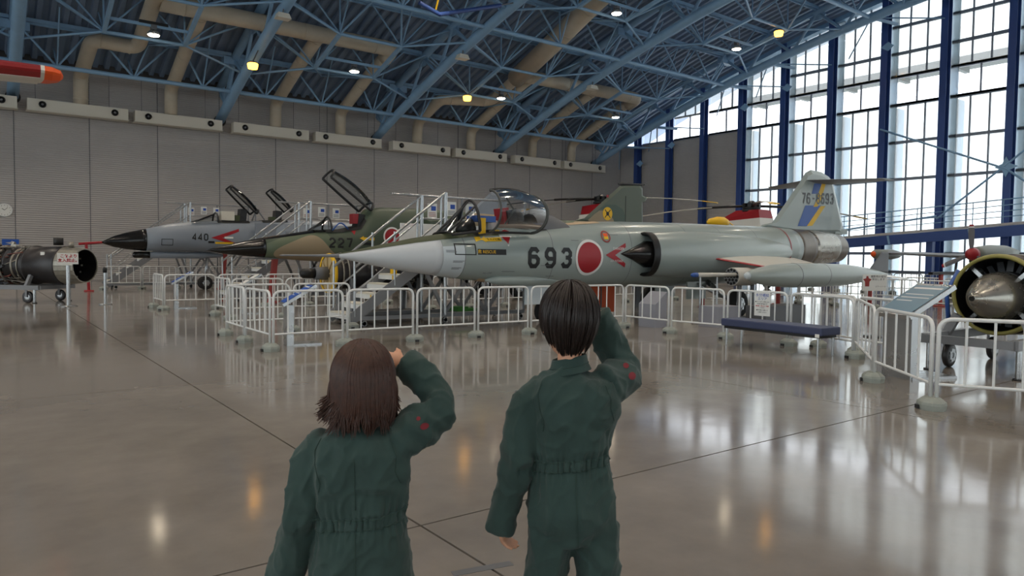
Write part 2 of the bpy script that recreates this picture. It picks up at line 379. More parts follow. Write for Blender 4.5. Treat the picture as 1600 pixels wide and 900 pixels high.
# vaulted roof: corrugated deck, ribs following the arch
ceiling = None
mb = MB(); prof = []; x = XB
while x < XW + .5: prof += [(x, 0), (x + .19, 0), (x + .25, .16), (x + .43, .16)]; x += .49
YS = [YW + .3 - (YW - YB + .6) * i / 40 for i in range(41)]
n = len(prof)
mb.add([(px_, y, roof_z(y) + dz) for y in YS for px_, dz in prof], [(i * n + j, (i + 1) * n + j, (i + 1) * n + j + 1, i * n + j + 1) for i in range(40) for j in range(n - 1)])
ceiling = mb.build('ceiling', 'deck_blue'); ceiling['kind'] = 'structure'
mb = MB(); mb.add([(x_, y, roof_z(y) + .25) for y in YS for x_ in (XB - .5, XW + 3)], [(2 * i, 2 * i + 1, 2 * i + 3, 2 * i + 2) for i in range(40)]); mb.build('roof_skin', 'deck_blue', ceiling)
# edge trim where the vault meets the gable glazing
mb = MB(); mb.rings([[(XW - .45, y, roof_z(y) - .28), (XW + .1, y, roof_z(y) - .28), (XW + .1, y, roof_z(y) + .1), (XW - .45, y, roof_z(y) + .1)] for y in YS], smooth=False); o = mb.build('trim_1', 'column_light'); o['kind'] = 'structure'

# ------------------------------------------------------------------ roof steel
AX = [-16.4, -7.4, 1.6, 10.6, 19.6, 28.6, 37.6]
NODE = [37.3 - 3 * k for k in range(-1, 13)]
path_b = [(0, y_, vz(y_)) for y_ in [YW - .2 - (YW - YB - .4) * i / 48 for i in range(49)]]
path_t = [(0, p[1], p[2] + 1.62) for p in path_b]
arch = thing('arch_truss', 'light blue tubular steel arch carrying the vaulted roof', 'roof arch', (AX[0], 0, 0), group='roof arches')
MB().tube(path_b, .24, 14).build('lower_tube', 'truss_blue', arch); MB().tube(path_t, .2, 10).build('upper_tube', 'truss_blue', arch)
g_m = MB().prism([(0, -.5, -.1), (0, -.3, .25), (0, .3, .25), (0, .5, -.1), (0, .22, -.32), (0, -.22, -.32)], (.05, 0, 0)).mesh('gusset_plate', 'truss_blue')
g_n = MB().span((-.55, -.2, -.16), (.55, .2, .2)).mesh('gusset_plate', 'truss_blue')
for i, y in enumerate(NODE[:-1]):
    y2 = NODE[i + 1]; ym = (y + y2) / 2
    rod('web_member', (0, min(ym, 39.9), vz(ym)), (0, min(y, 39.85), vz(y) + 1.55), .085, 'truss_blue', arch); rod('web_member', (0, ym, vz(ym)), (0, y2, vz(y2) + 1.55), .085, 'truss_blue', arch)
    put('gusset_plate', g_n if i % 3 == 1 else g_m, arch, (-.02, min(y, 39.5), vz(y) + 1.45))
rod('wall_strut', (0, 37.6, vz(37.6) + 1.4), (0, 39.98, 8.35), .09, 'truss_blue', arch)
MB().lathe([(0, .3), (.08, .3), (.08, .25)], (0, 40.06, 8.37), (0, -1, .3), 18).build('foot_collar', 'dark', arch)
ARCHL = [None, 'light blue tubular roof arch beyond the hanging red aircraft', 'light blue tubular roof arch just behind the hanging orange wing tip', 'light blue tubular roof arch with an amber lamp clamped near its foot', 'light blue tubular roof arch rising behind the raised canopy of the camouflaged fighter', 'light blue tubular roof arch rising above the open cockpit of the grey fighter', 'last light blue roof arch standing in front of the window wall']
for i, x in enumerate(AX[1:]): dup(arch, (x, 0, 0), 0, ARCHL[i + 1])
# one module between two arches, 9 m along X, 9 m up the vault
def module(kchord):
    yc = 37.3 - 9 * kchord
    m = thing('roof_truss_bay', 'light blue space frame bay between roof arches with a square lamp frame', 'roof truss', (0, yc, 0), group='roof truss bays')
    def P(x, y, up=0.0): return (x, y - yc, vz(y) + up)
    T = 'truss_blue'
    rod('chord', P(.24, yc), P(8.76, yc), .1, T, m, 10)
    for q in range(3):                                  # purlins under the deck
        y = yc - 3 * q; MB().beam(P(.2, y, 1.72), P(8.8, y, 1.72), .08, .2).beam(P(.2, y - .16, 1.72), P(8.8, y - .16, 1.72), .05, .16).build('purlin', T, m)
    for xa in (1.5, 4.5, 7.5):                          # V webs at the chord
        rod('web_member', P(xa, yc), P(xa - 1.5, yc - .05, 1.65), .05, T, m, 6); rod('web_member', P(xa, yc), P(xa + 1.5, yc - .05, 1.65), .05, T, m, 6)
        rod('web_member', P(xa, yc), P(xa, yc - 1.5, 1.65), .035, T, m, 6); rod('web_member', P(xa, yc), P(xa, yc + 1.5, 1.65), .035, T, m, 6)
    ya_, yb_ = yc - 3.1, yc - 6.1                       # lamp frame
    for y in (ya_, yb_): rod('frame_beam', P(2.9, y), P(6.0, y), .075, T, m, 8)
    for x in (2.9, 6.0): MB().beam(P(x, ya_), P(x, yb_), .15, .15).build('frame_beam', T, m)
    for x, y in ((2.9, ya_), (6.0, ya_), (2.9, yb_), (6.0, yb_)):
        sx = -1 if x < 4 else 1; sy = 1 if y == ya_ else -1
        rod('diagonal', P(x, y), P(4.5 + sx * 4.3, y + sy * 1.4), .055, T, m, 6)
        rod('diagonal', P(x, y), P(4.5 + sx * 4.4, y - sy * .3, 1.5), .05, T, m, 6)
        for dx, dy in ((0, 0), (1.5, 0), (-1.5, 0), (0, sy * 1.5)):
            rod('web_member', P(x, y), P(x + dx, y + dy, 1.65), .04, T, m, 6)
        rod('web_member', P(x, y), P(4.5, yc if sy > 0 else yc - 9, 1.5), .045, T, m, 6)
    for x0 in (.2, 6.0): rod('frame_tie', P(x0, yc - 3.1, .02 if x0 > 1 else 1.5), P(x0 + 2.7, yc - 3.1, 1.5 if x0 > 1 else .02), .05, T, m, 6)
    MB().beam(P(2.9, yc - 4.0, .05), P(6.0, yc - 4.0, .05), .1, .12).build('lamp_bar', T, m)
    return m
mods = [module(k) for k in range(3)]
for k, m in enumerate(mods):
    strip = ('next to the ribbed wall', 'one up from the ribbed wall', 'highest up the vault')[k]; m.location.x = AX[1]; m['label'] = 'blue roof space frame bay beyond the clock end, strip ' + strip
    for i, x in enumerate(AX[2:6]): dup(m, (x, 37.3 - 9 * k, 0), 0, ORD[i] + ' blue roof frame bay from the clock, strip ' + strip)
# short outriggers from the last arch to the gable columns
for i, y in enumerate((37.3, 34.3, 28.3, 25.3, 19.3)):
    o = thing('gable_strut', ORD[i] + ' blue steel strut from the grey corner between last arch and windows', 'strut', (37.6, y, 0), group='gable struts')
    rod('tube', (0, 0, vz(y)), (2.34, -.2, vz(y) + .1), .09, 'truss_blue', o); rod('tie_rod', (0, 0, vz(y)), (2.34, -2.6, vz(y) - .2), .035, 'truss_blue', o, 6); rod('tie_rod', (.0, 0, vz(y)), (2.34, 2.4, vz(y) - 1.2), .035, 'truss_blue', o, 6)
    MB().prism([(2.3, .6, vz(y) - 1.0), (2.3, .2, vz(y) - .75), (2.3, -.1, vz(y) - 1.0), (2.3, .2, vz(y) - 1.25)], (.03, 0, 0)).build('star_plate', 'truss_blue', o)

# hanging lamps
LAMP_W = 960
LAMPN = [0]
def high_bay(loc):
    k = LAMPN[0]; LAMPN[0] += 1; lbl = 'round high bay lamp hanging from a black bracket in the rest of the hall'
    if k < 8: lbl = ORD[k % 4] + ' round high bay lamp from the clock end in the ' + ('row nearer the ribbed wall' if k < 4 else 'row higher up the vault')
    t = thing('high_bay_lamp', lbl, 'lamp', loc, group='high bay lamps')
    MB().box((0, 0, .5), (1.1, .16, .12)).build('bracket', 'black', t)
    rod('stem', (0, 0, .18), (0, 0, .5), .05, 'steel', t); MB().box((0, 0, .34), (.22, .2, .2)).build('ballast', 'mid_grey', t)
    MB().lathe([(0.03, .24), (.1, .25), (.2, .16), (.24, .06)], (0, 0, 0), (0, 0, 1), 20).build('reflector', 'steel', t)
    MB().lathe([(0, .2), (.028, .23)], (0, 0, 0), (0, 0, 1), 20).build('lens', 'lamp_white', t)
    ld = bpy.data.lights.new('lamp_light', 'SPOT'); ld.energy = LAMP_W; ld.color = (1, .86, .7); ld.spot_size = 2.2; ld.spot_blend = .6; ld.shadow_soft_size = .2
    lo = bpy.data.objects.new('lamp_light', ld); lo.location = (0, 0, -.05); lo.parent = t; COL.objects.link(lo)
    return t
for x, y in ((6.2, 33.3), (15.2, 33.4), (24.2, 33.5), (33.2, 33.4), (6.2, 24.4), (15.2, 24.4), (24.2, 24.4), (33.3, 24.4)) + tuple((6.2 + 9 * i, 15.4 - 9 * j) for i in range(-3, 4) for j in range(5)) + tuple((-2.8 - 9 * i, 33.4 - 9 * j) for i in range(3) for j in range(2)): high_bay((x, y, vz(y) - .35))
for lb, x, y, z in (('on a blue roof arch', 10.24, 33.26, 9.7), ('below the jogged tan duct', 21.77, 33.3, 9.88), ('beside the top of the window wall', 33.84, 22.21, 13.05)):
    t = thing('amber_lamp', 'small glowing amber lamp ' + lb, 'lamp', (x, y, z), group='amber lamps')
    MB().lathe([(0, .2), (.2, .24), (.24, .2)], (0, 0, 0), (0, 0, 1), 16).build('glowing_lens', 'lamp_amber', t)
    MB().lathe([(.24, .22), (.3, .2), (.34, .08)], (0, 0, 0), (0, 0, 1), 16).build('housing', 'mid_grey', t); rod('hanger', (0, 0, .3), ((10.5, 22.5, 34.6)[['on', 'be'].index(lb[:2]) if 'window' not in lb else 2] - x, 0, vz(y) - z - (.16 if x < 12 else 0)), .03, 'mid_grey', t, 6)
for i, (x, y) in enumerate(((10.45, 29.95), (19.42, 30.17), (28.42, 30.5))):
    z = vz(y) - .62; t = thing('sensor_box', ORD[i] + ' small pale box from the clock end hung below a roof arch', 'sensor', (x, y, z), group='sensor boxes')
    MB().add([(-.3, -.22, 0), (.3, -.22, 0), (.3, .22, 0), (-.3, .22, 0), (-.22, -.16, .22), (.22, -.16, .22), (.22, .16, .22), (-.22, .16, .22)], [(0, 3, 2, 1), (4, 5, 6, 7), (0, 1, 5, 4), (1, 2, 6, 5), (2, 3, 7, 6), (3, 0, 4, 7)]).build('housing', 'diffuser_cream', t)
    rod('hanger', (0, 0, .2), (.05, 0, .5), .03, 'mid_grey', t, 6)
# blue hanging frame near the roof top (a lifting trapeze)
t = thing('hanging_trapeze', 'bright blue hanging trapeze bar under the roof', 'trapeze', (15.6, 26.0, 11.35))
rod('bar', (-.95, 0, .27), (0, 0, 0), .09, 'column_blue', t); rod('bar', (0, 0, 0), (3.1, 0, 1.03), .09, 'column_blue', t)
rod('chain', (-.2, 0, .08), (-.2, -.8, vz(25.2) - 11.35), .04, 'yellow', t, 6); rod('hanger', (3.05, 0, 1.02), (3.82, 0, vz(26) - 11.42), .03, 'mid_grey', t, 6)

# wall air diffusers and the tan ducts above them
DUCTS = []
def duct(label, pts, r, rad=.55, joints=(), group='air ducts'):
    p0 = Vector(pts[0]); t = thing('air_duct', label, 'duct', p0, group=group)
    path = bent([Vector(p) - p0 for p in pts], rad, 6); DUCTS.append(([p + p0 for p in path], r))
    MB().tube(path, r, 18).build('duct_run', 'duct_tan', t)
    for j in joints:
        a = Vector(pts[j]) - p0; b = Vector(pts[j + 1]) - p0; d = (b - a).normalized()
        for q in (.18, .82):
            c = a.lerp(b, q); MB().lathe([(-.03, r + .012), (.03, r + .012)], c, d, 18).build('joint_band', 'duct_tan', t)
    return t
DV = [(4.2, 'a'), (8.1, 'b'), (13.35, 'b'), (17.1, 'b'), (22.1, 'e'), (26.1, 'b'), (31.2, 'b'), (34.8, 'b')]
def dz_(y): return vz(y) + 1.0
for i, (x, k) in enumerate(DV):
    if k == 'b': duct('slanting tan duct dropping to the ' + ORD[i] + ' wall diffuser from the clock', [(x, 39.45, 8.3), (x, 39.4, 9.55), (x, 36, dz_(36)), (x, 33.0, dz_(33))], .3, .5, (1, 2))
duct('tan duct with a level jog between two bends beside the far arch', [(4.2, 39.45, 8.3), (4.2, 39.3, 9.6), (4.35, 36.6, dz_(36.6)), (6.15, 36.6, dz_(36.6) - .05), (6.2, 33.0, dz_(33)), (6.6, 29, dz_(29))], .31, .5, (0, 2, 4), None)
duct('tan duct with a level jog that climbs to the wide duct', [(22.1, 39.45, 8.3), (22.1, 39.3, 9.6), (22.2, 36.8, dz_(36.8)), (25.4, 36.2, dz_(36.2)), (25.3, 33.4, dz_(33.4))], .31, .6, (0, 2), None)
duct('long level tan duct under the roof ending in an elbow above two branches', [(6.4, 33.0, dz_(33) - .1), (11.5, 33.0, dz_(33) - .1), (17.1, 33.05, dz_(33) - .1), (17.1, 33.9, dz_(33.9) - .1)], .37, .5, (0, 1), None)
duct('level tan duct under the roof crossing behind the last two arches', [(25.1, 33.0, dz_(33) - .1), (29.5, 33.0, dz_(33) - .1), (34.8, 33.0, dz_(33) - .1), (34.8, 33.9, dz_(33.9) - .1)], .37, .5, (0, 1), None)
duct('widest tan duct rising steeply along the vault', [(25.3, 33.6, dz_(33.6)), (24.8, 29, dz_(29)), (24.2, 25.8, dz_(25.8)), (23.5, 20, dz_(20))], .52, .6, (1, 2), None)
# roof struts that would meet a duct lean aside: foot stays on its chord, head slides along its purlin
import numpy as np
dpts = []
for path, r in DUCTS:
    for a, b in zip(path, path[1:]):
        n_ = max(1, int((b - a).length / .08)); dpts += [(*a.lerp(b, k / n_), r) for k in range(n_ + 1)]
dpts = np.array(dpts); tt = np.linspace(.02, .98, 40)[:, None]
def clearance(a, b, rr):
    P_ = np.array(a)[None] * (1 - tt) + np.array(b)[None] * tt
    near = dpts[(np.abs(dpts[:, 1] - (a[1] + b[1]) / 2) < 4) & (np.abs(dpts[:, 0] - (a[0] + b[0]) / 2) < 6)]
    if not len(near): return 9
    return float((np.sqrt(((P_[:, None] - near[None, :, :3]) ** 2).sum(-1)) - near[None, :, 3]).min()) - rr
for o in list(bpy.data.objects):
    if o.parent is None or not o.parent.name.startswith('roof_truss_bay') or not o.name.startswith(('web_member', 'diagonal', 'frame_tie')): continue
    a = o.parent.location + o.location; b = a + (o.rotation_quaternion @ Vector((0, 0, 1))) * o.scale.z; rr = o.scale.x
    if clearance(a, b, rr) > .01: continue
    flip = a.z > b.z; lo, hi = (b, a) if flip else (a, b); best = None
    for dy, step in [(q_, k) for q_ in (0, .75, -.75, 1.5, -1.5) for k in range(0, 26)]:
        for sg in (1, -1):
            h = hi + Vector((sg * step * .1, dy, vz(hi.y + dy) - vz(hi.y))); c_ = clearance(lo, h, rr)
            if o.parent.location.x - .3 < h.x < o.parent.location.x + 9.3 and c_ > .02 and best is None: best = h
    if best is None: continue
    d = best - lo; o.location = lo - o.parent.location; o.rotation_quaternion = Vector((0, 0, 1)).rotation_difference(d); o.scale.z = d.length
for i, x in enumerate((4.12, 8.47, 13.1, 17.55, 22.35, 26.8, 31.55, 35.95, -.3)):
    t = thing('air_diffuser', (ORD[i] + ' cream air diffuser box from the clock on the ribbed wall') if i < 8 else 'cream air diffuser box above the clock beside the arch foot', 'diffuser', (x, 39.44, 7.76), group='air diffusers')
    MB().box((0, 0, .26), (4.05, .55, .5)).box((0, -.0, -.015), (4.12, .6, .03)).build('box', 'diffuser_cream', t)
    for dx in (-1.45, 1.45):
        MB().lathe([(0, .15), (.05, .15), (.05, .11)], (dx, -.27, .28), (0, -1, 0), 20, cap=False).lathe([(.02, .11)] * 1 + [(.021, .0)], (dx, -.27, .28), (0, -1, 0), 20).build('nozzle_ring', 'black', t)
        MB().lathe([(.0, .06), (.07, .05)], (dx, -.28, .28), (0, -1, 0), 14).build('nozzle', 'mid_grey', t)
    for dx in (-1.7, 1.25): rod('hanger_wire', (dx, 0, .5), (dx, 0, 2.1), .012, 'mid_grey', t, 5)
# wall clock and blue poster
t = thing('wall_clock', 'round white wall clock on the ribbed wall', 'clock', (1.22, YW - .03, 3.25))
MB().lathe([(0, .3), (.06, .3), (.07, .27), (.05, .265)], (0, 0, 0), (0, -1, 0), 28).build('case', 'white_paint', t)
MB().lathe([(.052, .262), (.056, .262)], (0, 0, 0), (0, -1, 0), 28).build('dial', 'paper', t)
for q in range(12):
    a = q * PI / 6; MB().box((.22 * math.sin(a), -.06, .22 * math.cos(a)), (.02, .004, .03)).build('hour_mark', 'lettering', t)
MB().beam((0, -.062, 0), (-.1, -.062, .07), .004, .022).build('hour_hand', 'lettering', t); MB().beam((0, -.064, 0), (.12, -.064, .13), .004, .016).build('minute_hand', 'lettering', t)
t = thing('aircraft_poster', 'blue poster of a delta winged jet on the ribbed wall below the clock', 'poster', (1.42, YW - .06, 1.55))
MB().box((0, 0, .19), (.64, .03, .38)).build('board', 'blue_print', t); MB().box((0, -.005, .012), (.64, .03, .025)).build('white_edge', 'paper', t)
MB().prism([(-.2, -.018, .22), (.0, -.018, .25), (.06, -.018, .32), (.1, -.018, .25), (.22, -.018, .22), (.18, -.018, .12), (.08, -.018, .17), (0, -.018, .16)], (0, -.003, 0)).build('printed_jet', 'wall_grey', t)
# ================================================================== aircraft
mat('jet_grey', (150, 161, 158), .3, var=.018, vscale=.6, coat=.2)
mat('jet_pale', (196, 206, 212), .4)
mat('radome_white', (206, 211, 216), .38)
mat('olive', (66, 74, 48), .55)
mat('bare_metal', (168, 164, 156), .28, metal=.8, var=.08, vscale=3, rvar=.1)
mat('burnt_metal', (120, 112, 104), .35, metal=.7, var=.15, vscale=4)
mat('wing_cream', (206, 203, 194), .35)
mat('radome_black', (20, 19, 19), .22)
mat('phantom_grey', (134, 142, 152), .45, var=.06, vscale=1.0)
mat('canopy_frame', (74, 76, 74), .45)
mat('cockpit', (30, 31, 32), .6)
mat('peach', (196, 172, 140), .5)
mat('fin_blue', (52, 92, 168), .45)
def camo_mat():
    m = bpy.data.materials.new('camouflage'); m.use_nodes = True; nt = m.node_tree; b = nt.nodes['Principled BSDF']; b.inputs['Roughness'].default_value = .5
    tc = nt.nodes.new('ShaderNodeTexCoord'); mp = nt.nodes.new('ShaderNodeMapping'); mp.inputs['Location'].default_value = (1.35, 0, 4.1); mp.inputs['Scale'].default_value = (.55, .55, .75)
    n = nt.nodes.new('ShaderNodeTexNoise'); n.inputs['Scale'].default_value = .8; n.inputs['Detail'].default_value = .6
    r = nt.nodes.new('ShaderNodeValToRGB'); r.color_ramp.interpolation = 'CONSTANT'; e = r.color_ramp.elements
    e[0].position = 0; e[0].color = RGB(70, 82, 66); e[1].position = .51; e[1].color = RGB(152, 136, 110); x = e.new(.43); x.color = RGB(92, 104, 82)
    nt.links.new(tc.outputs['Object'], mp.inputs[0]); nt.links.new(mp.outputs[0], n.inputs['Vector']); nt.links.new(n.outputs[0], r.inputs[0]); nt.links.new(r.outputs[0], b.inputs['Base Color'])
    MATS['camouflage'] = m
camo_mat()
mat('camo_green', (88, 98, 86), .5); mat('camo_tan', (152, 136, 110), .5); mat('camo_teal', (70, 88, 78), .5)

class Fus:
    """lofted body along local x; stations: x, z bottom, z top, half width, squareness"""
    def __init__(s, st): s.st = st
    def at(s, x):
        st = s.st
        if x <= st[0][0]: return st[0][1:]
        for a, b in zip(st, st[1:]):
            if x <= b[0]:
                t = (x - a[0]) / (b[0] - a[0]); return tuple(p + (q - p) * t for p, q in zip(a[1:], b[1:]))
        return st[-1][1:]
    def pt(s, x, a, off=0.0):
        zb, zt, w, e = s.at(x); zc, h = (zb + zt) / 2, (zt - zb) / 2; c, q = math.cos(a), math.sin(a)
        f = lambda v: math.copysign(abs(v) ** (2 / e), v)
        return Vector((x, (w + off) * f(c), zc + (h + off) * f(q)))
    def side(s, x, z, off=0.0, sg=-1):
        zb, zt, w, e = s.at(x); zc, h = (zb + zt) / 2, max((zt - zb) / 2, 1e-3); q = min(1, abs((z - zc) / h))
        return Vector((x, sg * (w * (1 - q ** e) ** (1 / e) + off), z))
    def loft(s, x0, x1, a0=0, a1=2 * PI, n=36, nx=None, off=0.0, cap=True):
        xs_ = sorted({x0, x1} | {t[0] for t in s.st if x0 < t[0] < x1})
        if nx: xs_ = sorted(set(xs_) | {x0 + (x1 - x0) * i / nx for i in range(1, nx)})
        full = abs(a1 - a0 - 2 * PI) < 1e-4; rs = []
        for x in xs_: rs.append([s.pt(x, a0 + (a1 - a0) * k / (n if full else n - 1), off) for k in range(n)])
        return MB().rings(rs, closed=full, cap=cap and full)
    def decal(s, polys, off=.006, sg=-1, cut=.06):
        mb = MB()
        for p in polys:
            p = [Vector((q[0], q[1])) for q in p]
            if len(p) == 4:
                nu = max(1, int(max((p[1] - p[0]).length, (p[2] - p[3]).length) / cut)); nv = max(1, int(max((p[3] - p[0]).length, (p[2] - p[1]).length) / cut))
                g = [[p[0].lerp(p[1], u / nu).lerp(p[3].lerp(p[2], u / nu), v / nv) for u in range(nu + 1)] for v in range(nv + 1)]
                vs = [s.side(q.x, q.y, off, sg) for r in g for q in r]
                mb.add(vs, [(v * (nu + 1) + u, v * (nu + 1) + u + 1, (v + 1) * (nu + 1) + u + 1, (v + 1) * (nu + 1) + u) for v in range(nv) for u in range(nu)], True)
            else: mb.add([s.side(q.x, q.y, off, sg) for q in p], [tuple(range(len(p)))], True)
        return mb
    def disc(s, x, z, r0, r1, off, sg=-1, n=36):
        rr = [r0 + (r1 - r0) * i / 4 for i in range(5)]; vs = []
        for r in rr: vs += [s.side(x + max(r, 1e-3) * math.cos(2 * PI * k / n), z + max(r, 1e-3) * math.sin(2 * PI * k / n), off, sg) for k in range(n)]
        return MB().add(vs, [(i * n + k, i * n + (k + 1) % n, (i + 1) * n + (k + 1) % n, (i + 1) * n + k) for i in range(4) for k in range(n)], True)
def wing(root, tip, th):
    """root/tip: (x leading, x trailing, y, z); thin lens section"""
    def ring(q, t):
        xl, xt, y, z = q; c = xt - xl
        up = [(0, 0), (.08, .45), (.3, .95), (.55, 1), (.8, .6), (1, .03)]
        return [(xl + c * a, y, z + t * b / 2) for a, b in up] + [(xl + c * a, y, z - t * b / 2) for a, b in reversed(up[1:-1])]
    mb = MB(); mb.rings([ring(root, th), ring(tip, th * (tip[1] - tip[0]) / (root[1] - root[0]))], smooth=False); return mb
def fin_plate(poly, th, y=0.0):
    mb = MB(); n = len(poly); cx = sum(p[0] for p in poly) / n; cz = sum(p[1] for p in poly) / n
    inner = [(cx + (p[0] - cx) * .86, cz + (p[1] - cz) * .86) for p in poly]
    V = [(p[0], y, p[1]) for p in poly] + [(p[0], y - th / 2, p[1]) for p in inner] + [(p[0], y + th / 2, p[1]) for p in inner]
    F = [tuple(range(n, 2 * n)), tuple(range(3 * n - 1, 2 * n - 1, -1))]
    for i in range(n): j = (i + 1) % n; F += [(i, j, n + j, n + i), (j, i, 2 * n + i, 2 * n + j)]
    return mb.add(V, F)
def wheel(parent, x, y, r, w, m='rubber', hub='steel', name='wheel'):
    o = MB().lathe([(-w / 2, r * .62), (-w / 2, r * .9), (-w * .3, r), (w * .3, r), (w / 2, r * .9), (w / 2, r * .62)], (0, 0, 0), (0, 1, 0), 26).build(name, m, parent, (x, y, r))
    hb = MB().lathe([(-w * .52, r * .2), (-w * .5, r * .5), (-w * .36, r * .6), (w * .36, r * .6), (w * .5, r * .5), (w * .52, r * .2)], (0, 0, 0), (0, 1, 0), 20)
    for k in range(7):
        a = k * 2 * PI / 7; hb.box((r * .4 * math.cos(a), -w * .5, r * .4 * math.sin(a)), (.05, .03, .05))
    hb.build('hub', hub, o); return o
def canopy_shell(parent, name, L, r, m_frame, H, open_deg, hinge, axis='rear', flat=1.0):
    """glazed half shell with frame hoops; open_deg about the rear hinge (axis rear) at local point hinge"""
    O = bpy.data.objects.new(name, None); COL.objects.link(O); O.parent = parent
    g = MB(); rs = []
    for i in range(9):
        t = i / 8; k = 1 - .25 * (1 - t) ** 2; rs.append([(-L + L * t, r * k * math.cos(PI * j / 14), flat * H * k * math.sin(PI * j / 14) * (.72 + .28 * math.sin(PI * min(1, t * .8 + .2)))) for j in range(15)])
    g.rings(rs, closed=False, cap=False).build('glazing', 'canopy_glass', O)
    MB().tube(rs[0], .035, 6).build('hoop', m_frame, O); MB().tube(rs[-1], .04, 6).build('hoop', m_frame, O)
    [MB().tube([q[j] for q in rs], .04, 6).build('sill_rail', m_frame, O) for j in (0, -1)]
    O.location = hinge; O.rotation_euler = (0, math.radians(open_deg), 0); return O

# ------------------------------------------------------------------ grey fighter 693
J = thing('jet_fighter', 'grey needle nosed jet fighter with number 693 and red roundel on its side', 'jet fighter', (5.04, 11.9, 0))
F104 = Fus([(0, 1.365, 1.395, .015, 2), (.5, 1.26, 1.5, .12, 2), (1, 1.165, 1.605, .22, 2), (1.5, 1.09, 1.71, .31, 2), (2.04, 1.02, 1.80, .385, 2), (2.6, .95, 1.87, .44, 2.1), (3.2, .89, 1.92, .49, 2.2), (4, .82, 1.99, .54, 2.3),
            (5, .77, 2.11, .6, 2.3), (6, .75, 2.2, .64, 2.3), (7, .74, 2.24, .68, 2.3), (8, .73, 2.26, .72, 2.3), (9, .72, 2.28, .76, 2.3), (10, .73, 2.29, .78, 2.2), (11, .76, 2.3, .76, 2.2), (12, .86, 2.31, .7, 2.1),
            (13, 1.0, 2.31, .63, 2), (14, 1.15, 2.3, .575, 2), (15, 1.25, 2.29, .53, 2), (15.8, 1.3, 2.27, .5, 2), (16.4, 1.34, 2.2, .44, 2)])
rad = F104.loft(0, 2.0, n=36, nx=12).build('radome', 'radome_white', J)
fus = F104.loft(2.0, 13.7, n=44, nx=40).build('fuselage', 'jet_grey', J)
F104.loft(2.0, 2.45, PI * .86, PI * 2.14, n=30, off=.003).build('nose_band', 'jet_pale', fus)
F104.loft(.06, 3.3, PI * .27, PI * .73, n=16, nx=24, off=.006, cap=False).build('antiglare_panel', 'olive', J)
F104.loft(13.7, 14.5, n=44, nx=6).build('tail_section', 'burnt_metal', J)
F104.loft(14.5, 15.9, n=44, nx=8).build('tail_cone', 'bare_metal', J)
F104.loft(15.9, 16.4, n=44, nx=4, cap=False).build('exhaust_nozzle', 'burnt_metal', J)
MB().lathe([(0, .4), (-.6, .3), (-.61, .01)], (16.38, 0, 1.77), (1, 0, 0), 30, cap=False).build('exhaust_liner', 'dark', J)
F104.loft(12.98, 13.03, PI * .4, PI * 1.95, n=34, off=.008).build('red_stripe', 'red', fus)
pit = MB().lathe([(-.95, .006), (-.9, .014), (-.5, .016), (0, .03), (.08, .04)], (0, 0, 1.38), (1, 0, 0), 12).build('pitot_boom', 'grey_paint', J)
